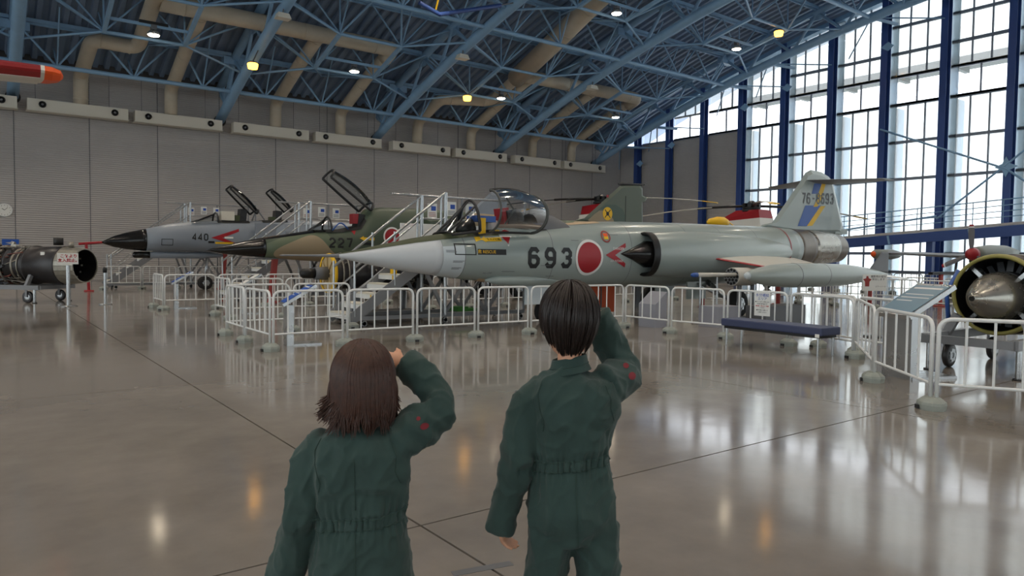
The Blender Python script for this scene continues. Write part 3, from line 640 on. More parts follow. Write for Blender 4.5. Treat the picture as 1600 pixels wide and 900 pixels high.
# intakes
for sg in (-1, 1):
    yc = sg * .66
    mb = MB(); rs = []
    for x, r, dy, dz in ((7.12, .43, 0, 1.49), (7.3, .455, 0, 1.49), (8.0, .48, .0, 1.5), (9.2, .49, 0, 1.5), (10.4, .45, -.02, 1.52), (11.6, .36, -.06, 1.56), (12.8, .22, -.12, 1.6), (13.3, .1, -.2, 1.62)):
        rs.append([Vector((x, yc + sg * dy + sg * r * .82 * math.cos(2 * PI * k / 28), dz + r * 1.12 * math.sin(2 * PI * k / 28))) for k in range(28)])
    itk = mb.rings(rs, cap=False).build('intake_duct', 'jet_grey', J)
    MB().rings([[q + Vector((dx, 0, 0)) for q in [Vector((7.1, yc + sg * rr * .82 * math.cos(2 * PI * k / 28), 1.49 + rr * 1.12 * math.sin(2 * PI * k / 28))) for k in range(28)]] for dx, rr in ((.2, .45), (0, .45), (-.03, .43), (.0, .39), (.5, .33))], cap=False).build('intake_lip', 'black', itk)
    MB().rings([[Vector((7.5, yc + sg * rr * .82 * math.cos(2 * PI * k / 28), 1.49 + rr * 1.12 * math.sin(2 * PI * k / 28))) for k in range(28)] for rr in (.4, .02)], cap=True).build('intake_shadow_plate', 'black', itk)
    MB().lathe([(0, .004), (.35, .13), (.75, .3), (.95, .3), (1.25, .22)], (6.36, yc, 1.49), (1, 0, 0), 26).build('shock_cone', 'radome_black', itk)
    wg = wing((9.05, 12.75, sg * .68, 1.46), (9.9, 11.75, sg * 3.2, 1.06), .16).build('wing', 'wing_cream', J)
    wing((9.04, 9.3, sg * .7, 1.455), (9.88, 10.05, sg * 3.2, 1.055), .05).build('leading_edge_stripe', 'red', wg)
    wing((12.5, 12.8, sg * .9, 1.44), (11.6, 11.8, sg * 3.1, 1.07), .03).build('flap', 'wing_cream', wg)
    # wing tip tank
    tk = MB().lathe([(0, .02), (.08, .08), (.35, .15), (.9, .225), (1.6, .26), (2.8, .262), (3.8, .24), (4.6, .18), (5.3, .1), (5.75, .03), (5.85, .005)], (7.26, sg * 3.22, 1.07), (1, 0, 0), 30).build('tip_tank', 'jet_grey', J)
    MB().lathe([(-.01, .01), (.02, .05), (.085, .083)], (7.26, sg * 3.22, 1.07), (1, 0, 0), 20).build('nose_cap', 'jet_pale', tk)
    for dx in (1.65, 2.75): MB().lathe([(dx, .263), (dx + .015, .264)], (7.26, sg * 3.22, 1.07), (1, 0, 0), 30).build('seam_band', 'mid_grey', tk)
    fin_plate([(12.1, 1.15), (12.75, 1.62), (13.1, 1.62), (13.1, 1.1)], .035, sg * 3.22).build('tank_fin', 'mid_grey', tk)
    wing((12.2, 13.0, sg * 3.25, 1.06), (12.65, 13.15, sg * 3.75, .98), .05).build('tank_fin', 'white_paint', tk)
    wing((12.2, 13.0, sg * 3.2, 1.04), (12.65, 13.15, sg * 2.85, .84), .05).build('tank_fin', 'mid_grey', tk)
    # main landing gear
    gx = 9.6
    lg = MB().tube([(gx, sg * .45, .85), (gx + .02, sg * 1.22, .34)], [.07, .05], 10).tube([(gx - .5, sg * .4, .85), (gx, sg * 1.1, .42)], .035, 8).tube([(gx, sg * 1.22, .34), (gx, sg * 1.36, .34)], .05, 8).build('landing_gear', 'steel', J)
    wheel(J, gx, sg * 1.37, .33, .19)
    MB().span((gx - .8, sg * .5 - .02, .42), (gx - .1, sg * .5 + .02, .84)).build('gear_door', 'jet_grey', J)
MB().tube([(4.7, 0, .8), (4.75, 0, .24)], .05, 10).tube([(4.2, 0, .8), (4.7, 0, .45)], .03, 8).build('nose_gear', 'steel', J); wheel(J, 4.75, 0, .24, .14, name='nose_wheel')
MB().span((4.0, -.3, .42), (4.7, -.27, .8)).build('gear_door', 'jet_pale', J)
MB().lathe([(0, .02), (.3, .1), (1, .14), (1.8, .1), (2.2, .02)], (3.0, -.3, .93), (1, 0, 0), 16).build('gun_fairing', 'jet_grey', fus)
# tail
fn = fin_plate([(12.3, 2.24), (12.9, 2.34), (14.3, 3.62), (14.62, 3.96), (14.9, 4.07), (15.5, 4.05), (15.9, 3.95), (16.15, 3.8), (16.85, 2.42), (16.8, 2.2), (14, 2.15)], .14).build('tail_fin', 'jet_grey', J)
for sg in (-1, 1): wing((14.55, 16.35, sg * .04, 3.74), (15.45, 16.3, sg * 1.82, 3.72), .1).build('stabilizer', 'grey_paint', J)
def fin_mark(polys, name, m, y, d=.004):
    mb = MB()
    for p in polys: mb.add([(q[0], y, q[1]) for q in p], [tuple(range(len(p)))])
    return mb.build(name, m, fn)
fin_mark([[(14.18, 2.38), (14.75, 2.4), (15.41, 3.04), (14.55, 3.0)], [(14.87, 3.36), (15.2, 3.38), (15.41, 3.7), (14.99, 3.67)]], 'blue_flash', 'fin_blue', -.076)
fin_mark([[(14.66, 2.4), (14.95, 2.42), (15.64, 3.04), (15.36, 3.02)], [(15.2, 3.3), (15.46, 3.36), (15.62, 3.71), (15.39, 3.69)], [(14.98, 2.98), (15.2, 3.0), (15.5, 3.34), (15.24, 3.3)]], 'yellow_flash', 'yellow', -.078)
for i, ch in enumerate('76-8693'): fin_mark(strokes(ch, 14.36 + .257 * i, 3.03 + .012 * i, .19, .34, .067, .05), 'serial_numeral', 'mid_grey', -.081)
MB().span((16.3, -.05, 2.22), (17.0, .05, 2.38)).build('tail_fairing', 'jet_grey', fn)
# markings on the side facing the barrier
for i, ch in enumerate('693'): F104.decal(strokes(ch, 3.88 + .41 * i, 1.17, .29, .43, .12, .085), .007).build('numeral', 'lettering', fus)
F104.disc(5.47, 1.4, .001, .33, .008).build('roundel', 'red', fus); F104.disc(5.47, 1.4, .33, .385, .008).build('roundel_ring', 'letter_white', fus)
F104.decal([[(5.92, 1.46), (6.2, 1.46), (6.52, 1.64), (6.52, 1.73)], [(5.92, 1.46), (6.52, 1.19), (6.52, 1.28), (6.2, 1.46)]], .009).build('danger_chevron', 'red', fus)
def dec_text(f, txt, size, x, z, m, name='lettering', off=.012, bold=0.0):
    mb = MB()
    for p in text_polys(txt, size, x, z, 'CENTER', bold): mb.add([f.side(a, b, off) for a, b in p], [tuple(range(len(p)))])
    return mb
dec_text(F104, 'DANGER', .08, 6.3, 1.6, 0).build('danger_lettering', 'letter_white', fus); dec_text(F104, 'AIR INTAKE', .07, 6.25, 1.33, 0).build('danger_lettering', 'letter_white', fus)
F104.decal([[(3.29, 1.81), (3.57, 1.81), (3.43, 1.6)]], .008).build('warning_triangle', 'letter_white', fus); F104.decal([[(3.335, 1.79), (3.525, 1.79), (3.43, 1.65)]], .011).build('warning_triangle_red', 'red', fus)
F104.decal([[(2.84, 1.73), (2.95, 1.79), (2.95, 1.67)], [(2.95, 1.76), (3.3, 1.78), (3.3, 1.7), (2.95, 1.69)], [(2.72, 1.78), (2.84, 1.8), (2.86, 1.72), (2.72, 1.68)]], .008).build('rescue_arrow', 'yellow', fus)
F104.decal([[(2.72, 1.43), (3.36, 1.43), (3.36, 1.54), (2.72, 1.54)]], .007).build('rescue_plate', 'lettering', fus)
dec_text(F104, '救 RESCUE', .085, 2.92, 1.485, 0, off=.01).build('rescue_lettering', 'yellow', fus); dec_text(F104, 'キャノピ開', .06, 3.12, 1.735, 0).build('rescue_lettering', 'lettering', fus)
F104.decal([[(2.23, 1.64), (2.69, 1.64), (2.69, 1.615), (2.23, 1.615)], [(2.23, 1.44), (2.69, 1.44), (2.69, 1.42), (2.23, 1.42)], [(2.23, 1.42), (2.255, 1.42), (2.255, 1.64), (2.23, 1.64)], [(2.665, 1.42), (2.69, 1.42), (2.69, 1.64), (2.665, 1.64)]], .007).build('panel_outline', 'lettering', fus)
for z, x, w in ((1.5, 2.05, .2), (1.47, 2.05, .22), (1.3, 2.2, .24), (1.28, 2.2, .2), (1.17, 2.2, .2), (1.15, 2.2, .16), (1.1, 3.3, .3), (1.22, 4.2, .25), (1.0, 4.4, .2), (1.75, 5.0, .2), (1.9, 6.1, .25), (1.1, 7.9, .2)):
    F104.decal([[(x, z), (x + w, z), (x + w, z + .01), (x, z + .01)]], .007).build('stencil_line', 'mid_grey', fus)
dec_text(F104, 'NO STEP', .05, 3.0, 1.07, 0, off=.009).build('stencil_lettering', 'mid_grey', fus)
F104.disc(5.98, 1.86, .1, .13, .01).build('rescue_ring', 'dull_red', fus); F104.decal([[(5.92, 1.86), (6.04, 1.86), (6.04, 1.93), (5.92, 1.93)]], .012).build('fuel_mark', 'orange', fus); F104.decal([[(5.92, 1.8), (6.04, 1.8), (6.04, 1.86), (5.92, 1.86)]], .012).build('fuel_mark', 'yellow', fus)
F104.loft(4.9, 6.1, PI * .42, PI * .62, n=8, nx=6, off=.006, cap=False).build('worn_panel', 'peach', fus)
F104.loft(2.9, 3.6, PI * 1.35, PI * 1.5, n=6, nx=4, off=.005, cap=False).build('worn_panel', 'peach', fus)
for xs_ in (2.45, 4.5, 6.7, 8.6, 9.9, 11.4): F104.loft(xs_, xs_ + .012, 0, 2 * PI, n=44, off=.003, cap=False).build('panel_seam', 'mid_grey', fus)
# cockpit
ck = F104.loft(2.75, 4.5, PI * .3, PI * .7, n=12, nx=6, off=.012, cap=False).build('cockpit_floor', 'cockpit', J)
ws = MB(); pts = [[Vector((2.2 + .42 * t, (.36 + .02 * t) * math.cos(PI * j / 10), 1.80 + (.06 + .38 * t) * math.sin(PI * j / 10) + .06 * t)) for j in range(11)] for t in (0, .35, .7, 1, 1.45)]
ws.rings(pts, closed=False, cap=False).build('windshield', 'canopy_glass', J)
MB().tube(pts[-1], .03, 6).tube(pts[0], .02, 6).tube([p[5] for p in pts], .018, 6).tube([p[3] for p in pts], .022, 6).tube([p[7] for p in pts], .022, 6).tube([p[0] for p in pts], .03, 6).tube([p[10] for p in pts], .03, 6).build('windshield_frame', 'dark', J)
MB().lathe([(0, .02), (.1, .14), (.35, .2), (.4, .02)], (2.5, 0, 1.9), (1, 0, .15), 12).build('instrument_hood', 'black', J)
MB().box((2.95, -.25, 1.98), (.16, .02, .34)).build('cockpit_placard', 'yellow', J); MB().box((3.1, .0, 2.14), (.5, .3, .12)).build('map_case', 'fin_blue', J)
st = MB().box((3.75, 0, 2.0), (.22, .44, .7), ry=-.18).box((3.5, 0, 1.75), (.5, .42, .16)).build('ejection_seat', 'black', J)
MB().box((3.6, -.02, 2.2), (.16, .3, .36), ry=-.18).build('headrest_cover', 'red', st); MB().ball((3.95, 0, 2.14), .26, 12, (.7, .8, 1)).build('parachute_pack', 'dark', st)
MB().box((3.45, .1, 1.98), (.3, .1, .3)).build('data_card', 'paper', st)
# open canopy, hinged on the near sill
cp = bpy.data.objects.new('canopy', None); COL.objects.link(cp); cp.parent = J
rs = []
for i in range(9):
    t = i / 8; k = .86 + .14 * math.sin(PI * (t * .75 + .2)); rs.append([Vector((2.98 + 1.0 * t + (.02 + .16 * t) * math.sin(PI * j / 14), -.47 - .36 * k * math.sin(PI * j / 14), 1.88 + .84 * k * (1 - math.cos(PI * j / 14)) / 2)) for j in range(15)])
MB().rings(rs, closed=False, cap=False).build('glazing', 'canopy_glass', cp)
MB().tube(rs[0], .024, 6).build('hoop', 'canopy_frame', cp); MB().tube(rs[-1], .035, 8).build('hoop', 'canopy_frame', cp); [MB().tube([q[j] for q in rs], .035, 6).build('sill_rail', 'dark', cp) for j in (0, -1)]
MB().tube([rs[2][0], rs[2][7], rs[2][-1]], .018, 6).build('frame_strap', 'canopy_frame', cp)
fr = MB(); rr = [[F104.pt(x, PI * .32 + PI * .36 * k / 8, h * math.sin(PI * k / 8)) for k in range(9)] for x, h in ((4.3, .28), (4.6, .27), (4.85, .2), (5.15, .03))]
fr.rings(rr, closed=False, cap=False).build('rear_fairing', 'mid_grey', J)

# rocket pod and dummy missile on stands below the wing
t = thing('rocket_pod', 'grey cylindrical rocket pod with round holes on a stand', 'rocket pod', (13.88, 10.15, 0))
MB().lathe([(0, .205), (.05, .21), (.75, .21), (1.25, .1)], (0, 0, 1.0), (1, 0, 0), 30).build('casing', 'wing_cream', t); MB().lathe([(-.012, .19), (.01, .19)], (0, 0, 1.0), (1, 0, 0), 30).build('face_plate', 'grey_paint', t)
for R, n_ in ((0, 1), (.085, 6), (.16, 12)):
    for k in range(n_):
        a = 2 * PI * k / n_; MB().lathe([(-.02, .033), (.005, .033)], (0, R * math.cos(a), 1.0 + R * math.sin(a)), (1, 0, 0), 12).build('tube_hole', 'black', t)
rod('stand_post', (.3, 0, 0), (.3, 0, .81), .05, 'grey_paint', t); rod('stand_post', (.8, 0, 0), (.8, 0, .81), .05, 'grey_paint', t); MB().box((.55, 0, .03), (.9, .4, .06)).build('stand_foot', 'mid_grey', t)
t = thing('rocket', 'thin grey rocket with blue tip resting on a slim post', 'rocket', (12.3, 10.03, 0))
MB().lathe([(.18, .05), (1.575, .045)], (0, 0, 1.05), (1, 0, 0), 14).build('motor_tube', 'wing_cream', t); MB().lathe([(0, .01), (.06, .045), (.2, .055)], (0, 0, 1.05), (1, 0, 0), 14).build('blue_tip', 'fin_blue', t)
rod('post', (.32, 0, 0), (.32, 0, 1.0), .022, 'steel', t); MB().lathe([(0, .18), (.03, .17)], (.32, 0, 0), (0, 0, 1), 20).build('post_foot', 'steel', t); rod('post', (.9, 0, 0), (.9, 0, 1.0), .022, 'steel', t)

# ------------------------------------------------------------------ camouflaged fighter 227
K = thing('jet_fighter', 'green and tan camouflaged jet fighter with number 227 and raised canopy', 'jet fighter', (5.1, 20.7, 0))
FK = Fus([(0.02, 1.47, 1.5, .015, 2), (.5, 1.38, 1.62, .13, 2), (1.0, 1.33, 1.75, .22, 2), (1.4, 1.3, 1.83, .28, 2), (2.3, 1.24, 1.99, .38, 2.1), (3.0, 1.2, 2.12, .46, 2.2), (3.8, 1.15, 2.16, .52, 2.3), (4.4, 1.12, 2.3, .55, 2.3), (4.7, 1.1, 2.82, .58, 2.4),
          (5.2, 1.08, 2.9, .62, 2.5), (6.2, 1.05, 2.92, .68, 2.6), (8, 1.02, 2.9, .75, 2.8), (10, 1.05, 2.84, .8, 2.8), (12, 1.15, 2.8, .78, 2.6), (14, 1.35, 2.8, .68, 2.4), (16, 1.6, 2.75, .5, 2.2), (17.2, 1.75, 2.6, .4, 2)])
FK.loft(.02, 1.55, n=32, nx=10).build('radome', 'radome_black', K); kf = FK.loft(1.55, 17.2, n=36, nx=34).build('fuselage', 'camouflage', K)
FK.loft(1.2, 3.3, PI * .3, PI * .7, n=12, nx=10, off=.006, cap=False).build('antiglare_panel', 'radome_black', K)
MB().lathe([(0, .008), (.4, .022), (1.9, .03), (2.2, .04)], (.9, -.06, 1.27), (1, 0, .0), 10).build('pitot_boom', 'grey_paint', K)
for i, ch in enumerate('227'): FK.decal(strokes(ch, 3.32 + .26 * i, 1.6, .2, .3, .06, .055), .008).build('numeral', 'lettering', kf)
FK.disc(5.3, 1.98, .001, .24, .012).build('roundel', 'red', kf); FK.disc(5.3, 1.98, .24, .29, .012).build('roundel_ring', 'letter_white', kf)
FK.decal([[(4.27, 1.9), (4.4, 1.97), (4.4, 1.83)], [(4.4, 1.93), (4.72, 1.93), (4.72, 1.85), (4.4, 1.85)]], .012).build('rescue_arrow', 'yellow', kf); FK.decal([[(4.05, 2.13), (4.2, 2.13), (4.12, 2.0)]], .012).build('warning_triangle', 'red', kf)
FK.decal([[(4.27, 1.7), (4.7, 1.7), (4.7, 1.78), (4.27, 1.78)]], .01).build('rescue_plate', 'lettering', kf)
for sg in (-1, 1):
    MB().rings([[(x, sg * (.55 + .5 * u), z) for u, z in ((0, z0), (1, z0 + .12), (1, z1 - .12), (0, z1))] for x, z0, z1 in ((6.4, 1.75, 2.6), (6.6, 1.7, 2.62), (9, 1.6, 2.6), (12, 1.6, 2.5))], smooth=False).build('air_intake', 'camouflage', K)
    wing((8.2, 12.2, sg * .8, 2.3), (11.0, 12.3, sg * 3.94, 2.0), .22).build('wing', 'camouflage', K); wing((14.6, 16.6, sg * .5, 2.3), (16.2, 17.0, sg * 2.0, 1.9), .12).build('stabilizer', 'camouflage', K)
    MB().tube([(9.9, sg * .7, 1.2), (9.9, sg * 1.0, .36)], .06, 8).build('landing_gear', 'steel', K); wheel(K, 9.9, sg * 1.05, .36, .2)
    MB().lathe([(0, .02), (.15, .09), (.5, .12), (4.6, .12), (4.9, .02)], (9.6, sg * 4.0, 2.0), (1, 0, 0), 12).build('wing_tip_rail', 'grey_paint', K)
MB().tube([(4.9, 0, 1.1), (4.9, 0, .26)], .05, 8).build('nose_gear', 'steel', K); wheel(K, 4.9, 0, .26, .15, name='nose_wheel')
kfn = fin_plate([(13.2, 2.74), (13.8, 2.86), (15.75, 4.27), (15.95, 4.33), (16.95, 4.4), (17.1, 4.3), (17.12, 4.0), (17.4, 3.9), (17.3, 3.75), (17.12, 3.7), (17.15, 2.8), (16, 2.6)], .14).build('tail_fin', 'camo_green', K)
for nm, m, pl in (('tan_patch', 'camo_tan', [(14.0, 2.84), (14.35, 3.1), (14.6, 3.24), (14.9, 3.26), (15.2, 3.1), (15.4, 2.9), (15.42, 2.8), (14.2, 2.8)]), ('green_patch', 'camo_teal', [(15.42, 2.8), (15.4, 2.95), (15.2, 3.16), (14.9, 3.32), (14.62, 3.32), (15.0, 3.5), (15.5, 3.52), (15.9, 3.35), (16.04, 3.1), (16.04, 2.8)])):
    MB().add([(a, -.0735 if nm == 'tan_patch' else -.073, b) for a, b in pl], [tuple(range(len(pl)))]).build(nm, m, kfn)
MB().lathe([(0, .03), (.08, .05), (1.5, .04), (1.6, .01)], (15.7, 0, 4.36), (1, 0, .05), 10).build('fin_tip_fairing', 'dark', kfn); MB().span((16.05, -.08, 2.85), (16.07, -.07, 3.9)).build('rudder_line', 'dark', kfn)
MB().lathe([(0, .26), (.006, .26)], (15.05, -.076, 3.14), (0, -1, 0), 28).build('squadron_emblem', 'yellow', kfn)
MB().beam((14.9, -.086, 2.98), (15.2, -.086, 3.3), .004, .035).beam((15.2, -.086, 2.98), (14.9, -.086, 3.3), .004, .035).lathe([(0, .08), (.003, .08)], (15.05, -.083, 3.14), (0, -1, 0), 16).build('emblem_cross', 'lettering', kfn); MB().span((14.98, -.08, 3.78), (15.1, -.074, 3.88)).build('fin_marking', 'red', kfn)
ws = MB(); pts = [[Vector((2.95 + .5 * t, (.34 + .03 * t) * math.cos(PI * j / 10), 2.08 + (.05 + .4 * t) * math.sin(PI * j / 10))) for j in range(11)] for t in (0, .4, .8, 1)]
ws.rings(pts, closed=False, cap=False).build('windshield', 'canopy_glass', K); MB().tube(pts[-1], .03, 6).tube([p[0] for p in pts], .03, 6).tube([p[3] for p in pts], .02, 6).build('windshield_frame', 'dark', K)
FK.loft(3.3, 4.55, PI * .28, PI * .72, n=10, nx=4, off=.014, cap=False).build('cockpit_floor', 'cockpit', K)
MB().tube(bent([(3.45, -.42, 2.12), (3.7, -.42, 2.4), (3.95, -.42, 2.16)], .2), .022, 6).build('canopy_strut', 'fin_blue', K)
sk = MB().box((4.45, 0, 2.3), (.2, .42, .7), ry=.12).build('ejection_seat', 'dark', K); MB().box((4.3, -.05, 2.5), (.18, .28, .3)).build('headrest_cover', 'red', sk)
canopy_shell(K, 'canopy', 1.55, .42, 'dark', .42, 37, (4.68, 0, 2.76), flat=1.1)

# ------------------------------------------------------------------ grey two seat fighter 440
Q = thing('jet_fighter', 'blue grey two seat jet fighter with number 440 and two raised canopies', 'jet fighter', (3.7, 29.4, 0))
FQ = Fus([(0, 1.72, 1.76, .02, 2), (.4, 1.58, 1.98, .17, 2), (.8, 1.5, 2.12, .28, 2), (1.43, 1.45, 2.27, .38, 2), (2.2, 1.44, 2.47, .46, 2.2), (3.0, 1.45, 2.58, .5, 2.3), (4, 1.4, 2.66, .56, 2.4), (5.2, 1.35, 2.7, .62, 2.5), (6.6, 1.25, 2.8, .66, 2.6), (8, 1.15, 2.8, .8, 2.8), (11, 1.1, 2.75, .95, 3), (14, 1.3, 2.7, .85, 2.6), (17, 1.9, 2.6, .3, 2.2), (18.4, 2.1, 2.5, .12, 2)])
FQ.loft(0, 1.43, n=32, nx=10).build('radome', 'radome_black', Q); qf = FQ.loft(1.43, 18.4, n=36, nx=30).build('fuselage', 'phantom_grey', Q)
gp = MB().lathe([(.55, .125), (2.4, .13), (3.0, .08), (3.3, .02)], (1.0, 0, 1.31), (1, 0, 0), 18).build('chin_pod', 'phantom_grey', Q); MB().lathe([(0, .07), (.06, .115), (.56, .128)], (1.0, 0, 1.31), (1, 0, 0), 18).build('pod_nose', 'radome_black', gp)
for i, ch in enumerate('440'): FQ.decal(strokes(ch, 2.93 + .205 * i, 1.87, .16, .27, .045, .045), .008).build('numeral', 'lettering', qf)
FQ.decal([[(3.6, 1.99), (4.0, 1.99), (4.62, 2.25), (4.62, 2.36)], [(3.6, 1.99), (4.2, 1.8), (4.5, 1.8), (4.0, 1.99)]], .01).build('warning_chevron', 'red', qf)
FQ.decal([[(3.75, 1.76), (4.4, 1.76), (4.4, 1.83), (3.75, 1.83)]], .012).build('rescue_plate', 'yellow', qf); FQ.decal([[(3.5, 1.78), (3.72, 1.78), (3.72, 1.86), (3.5, 1.86)]], .012).build('rescue_plate', 'lettering', qf); FQ.decal([[(4.08, 1.97), (4.4, 1.97), (4.4, 2.04), (4.08, 2.04)]], .012).build('lettered_plate', 'paper', qf)
FQ.decal([[(1.89, 1.67), (2.28, 1.67), (2.28, 1.69), (1.89, 1.69)], [(1.89, 1.89), (2.28, 1.89), (2.28, 1.91), (1.89, 1.91)], [(1.89, 1.67), (1.91, 1.67), (1.91, 1.91), (1.89, 1.91)], [(2.26, 1.67), (2.28, 1.67), (2.28, 1.91), (2.26, 1.91)]], .008).build('panel_outline', 'lettering', qf)
for sg in (-1, 1):
    MB().rings([[(x, sg * (.55 + w_ * u), z) for u, z in ((0, 1.45), (.8, 1.4), (1, 1.7), (1, 2.3), (.8, 2.6), (0, 2.66))] for x, w_ in ((5.9, .1), (6.3, .45), (8, .55), (12, .6), (14.5, .4))], smooth=False).build('air_intake', 'phantom_grey', Q)
    MB().span((5.2, sg * .72 - .02, 1.5), (6.4, sg * .72 + .02, 2.6)).build('splitter_plate', 'phantom_grey', Q)
    wing((8.2, 13.6, sg * .9, 1.6), (12.2, 14.2, sg * 5.4, 1.85), .26).build('wing', 'phantom_grey', Q); wing((15.3, 17.4, sg * .3, 2.3), (17.0, 18.0, sg * 2.6, 1.6), .12).build('stabilizer', 'phantom_grey', Q)
    MB().tube([(10.6, sg * 1.8, 1.5), (10.6, sg * 2.5, .38)], .07, 8).build('landing_gear', 'steel', Q); wheel(Q, 10.6, sg * 2.6, .38, .24)
MB().tube([(3.6, 0, 1.3), (3.5, 0, .25)], .06, 8).build('nose_gear', 'steel', Q); wheel(Q, 3.5, .12, .25, .12, name='nose_wheel'); wheel(Q, 3.5, -.12, .25, .12, name='nose_wheel')
fin_plate([(13.2, 2.7), (15.4, 3.3), (17.0, 4.6), (18.0, 4.6), (17.9, 2.9), (17.5, 2.5)], .16).build('tail_fin', 'phantom_grey', Q)
ws = MB(); pts = [[Vector((2.95 + .95 * t, (.38 + .04 * t) * math.cos(PI * j / 10), 2.5 + .1 * t + (.05 + .32 * t) * math.sin(PI * j / 10))) for j in range(11)] for t in (0, .4, .8, 1)]
ws.rings(pts, closed=False, cap=False).build('windshield', 'canopy_glass', Q); MB().tube(pts[-1], .035, 6).tube([p[0] for p in pts], .035, 6).tube([p[3] for p in pts], .025, 6).build('windshield_frame', 'dark', Q)
FQ.loft(3.9, 5.1, PI * .3, PI * .7, n=10, nx=3, off=.014, cap=False).build('cockpit_floor', 'cockpit', Q); FQ.loft(5.6, 6.6, PI * .3, PI * .7, n=10, nx=3, off=.014, cap=False).build('cockpit_floor', 'cockpit', Q)
for x in (4.9, 6.3):
    sk = MB().box((x, 0, 2.85), (.25, .42, .6), ry=.1).build('ejection_seat', 'dark', Q); MB().box((x - .2, 0, 2.75), (.2, .4, .3)).build('seat_cushion', 'olive', sk)
MB().box((4.3, -.1, 2.86), (.5, .3, .35)).build('cockpit_cover', 'diffuser_cream', Q)
canopy_shell(Q, 'canopy', 1.35, .42, 'black', .32, 44, (5.35, 0, 2.98), flat=1.0); canopy_shell(Q, 'canopy', 1.1, .4, 'black', .3, 44, (6.75, 0, 3.12), flat=1.0)
MB().tube(bent([(5.2, -.3, 2.7), (5.4, -.3, 3.2), (5.7, -.3, 2.75)], .2), .03, 6).build('canopy_arch', 'grey_paint', Q)
# red cover on the probe of fighter 440, with its stand
t = thing('probe_guard', 'red tee shaped guard tube over the probe of the 440 fighter', 'probe guard', (3.3, 29.4, 0))
rod('sleeve', (-.3, -.03, 1.67), (.42, -.03, 1.74), .045, 'red', t); rod('stem', (-.0, 0, 0), (-.07, -.03, 1.68), .05, 'red', t); MB().lathe([(0, .16), (.04, .15)], (0, 0, 0), (0, 0, 1), 18).build('foot', 'red', t)
for nm, x, y, z0 in (('dull red support pole below the number 440', 7.87, 29.4, 1.28), ('wide dull red support pole below the black nose of the camouflaged fighter', 6.9, 20.7, 1.16)):
    t = thing('support_pole', nm, 'pole', (x, y, 0)); MB().beam((-.05, 0, 0), (.08, 0, z0 + .12), .16, .14).build('pole', 'dull_red', t); MB().box((0, 0, .02), (.4, .4, .04)).build('foot', 'dull_red', t)
# ================================================================== barriers
BH = .86
def barrier_proto():
    t = thing('crowd_barrier', 'x', 'barrier', (0, 0, 0))
    w = .54; r = .019
    MB().tube(bent([(-w, 0, .05), (-w, 0, BH), (w, 0, BH), (w, 0, .05)], .12, 6), r, 10).build('frame', 'white_paint', t)
    rod('bottom_rail', (-w, 0, .24), (w, 0, .24), .015, 'white_paint', t)
    for k in range(4):
        x = -w + 2 * w * (k + 1) / 5; rod('upright_bar', (x, 0, .24), (x, 0, BH), .0115, 'white_paint', t)
    return t
def base_mesh():
    mb = MB(); n = 8; rs = []
    for z, r in ((0, .145), (.05, .155), (.075, .15), (.115, .09)): rs.append([(r * math.cos(2 * PI * (k + .5) / n), r * .8 * math.sin(2 * PI * (k + .5) / n), z) for k in range(n)])
    mb.rings(rs, smooth=False); return mb
bproto = barrier_proto(); bm_base = base_mesh().mesh('barrier_base', 'base_grey'); bm_notch = MB().box((-.02, -.118, .02), (.06, .03, .035)).mesh('carry_slot', 'dark'); first = [True]
def chain(nodes, label, group, ends=(True, True)):
    row, anchor = label
    for i, (a, b) in enumerate(zip(nodes, nodes[1:])):
        label = ORD[i] + ' white tubular barrier from ' + anchor + ' in the ' + row
        a_, b_ = Vector((a[0], a[1], 0)), Vector((b[0], b[1], 0)); d = b_ - a_; m = (a_ + b_) / 2; rz = math.atan2(d.y, d.x)
        if first[0]: o = bproto; first[0] = False; o.location = m; o.rotation_euler = (0, 0, rz); o['label'] = label; o['group'] = group
        else: o = dup(bproto, m, rz, label, group)
        o.scale.x = (d.length - .075) / 1.08
    for i, p in enumerate(nodes):
        if (i == 0 and not ends[0]) or (i == len(nodes) - 1 and not ends[1]): continue
        o = put('barrier_base', bm_base, None, (p[0], p[1], 0)); q = nodes[min(i + 1, len(nodes) - 1)]; q0 = nodes[max(i - 1, 0)]; o.rotation_euler = (0, 0, math.atan2(q[1] - q0[1], q[0] - q0[0]))
        tag(o, ORD[i] + ' grey weight block from ' + anchor + ' in the ' + row, 'barrier base', 'bases of ' + group); put('carry_slot', bm_notch, o)
chain([(3.45, 12.73), (3.42, 11.55), (3.42, 10.33)], ('short run beside the nose probe', 'the back corner'), 'probe side barriers')
chain([(3.42, 10.33), (4.57, 10.36), (5.77, 10.32), (6.95, 10.28), (8.07, 10.22), (9.26, 10.2), (10.45, 10.17)], ('row along the white nose cone', 'the blue lectern'), 'front row barriers', (False, True))
chain([(10.45, 10.17), (10.43, 8.97), (10.57, 7.83), (10.63, 6.64), (10.11, 5.27)], ('row behind the bench', 'the orange screen'), 'bench side barriers', (False, True))
chain([(10.11, 5.27), (8.34, 4.12), (7.27, 3.03)], ('run beside the teal lectern', 'the bench'), 'lectern barriers', (False, True))
chain([(7.27, 3.03), (7.85, 1.98), (8.43, .93), (9.0, -.1)], ('run before the bullet nose engine', 'the teal lectern'), 'engine side barriers', (False, True))
chain([(10.85, 6.25), (10.5, 5.45), (10.15, 4.7)], ('second layer behind the bench row', 'the bench'), 'second layer barriers')
chain([(3.45, 12.73), (4.6, 12.75), (5.75, 12.75)], ('row behind the nose probe', 'the probe tip'), 'probe back barriers', (False, True))
chain([(3.7, 20.22), (3.7, 19.05), (4.95, 19.05), (6.15, 19.05), (7.35, 19.05), (8.55, 19.05), (9.75, 19.05)], ('pen of the camouflaged fighter', 'its back corner'), 'camouflaged fighter barriers')
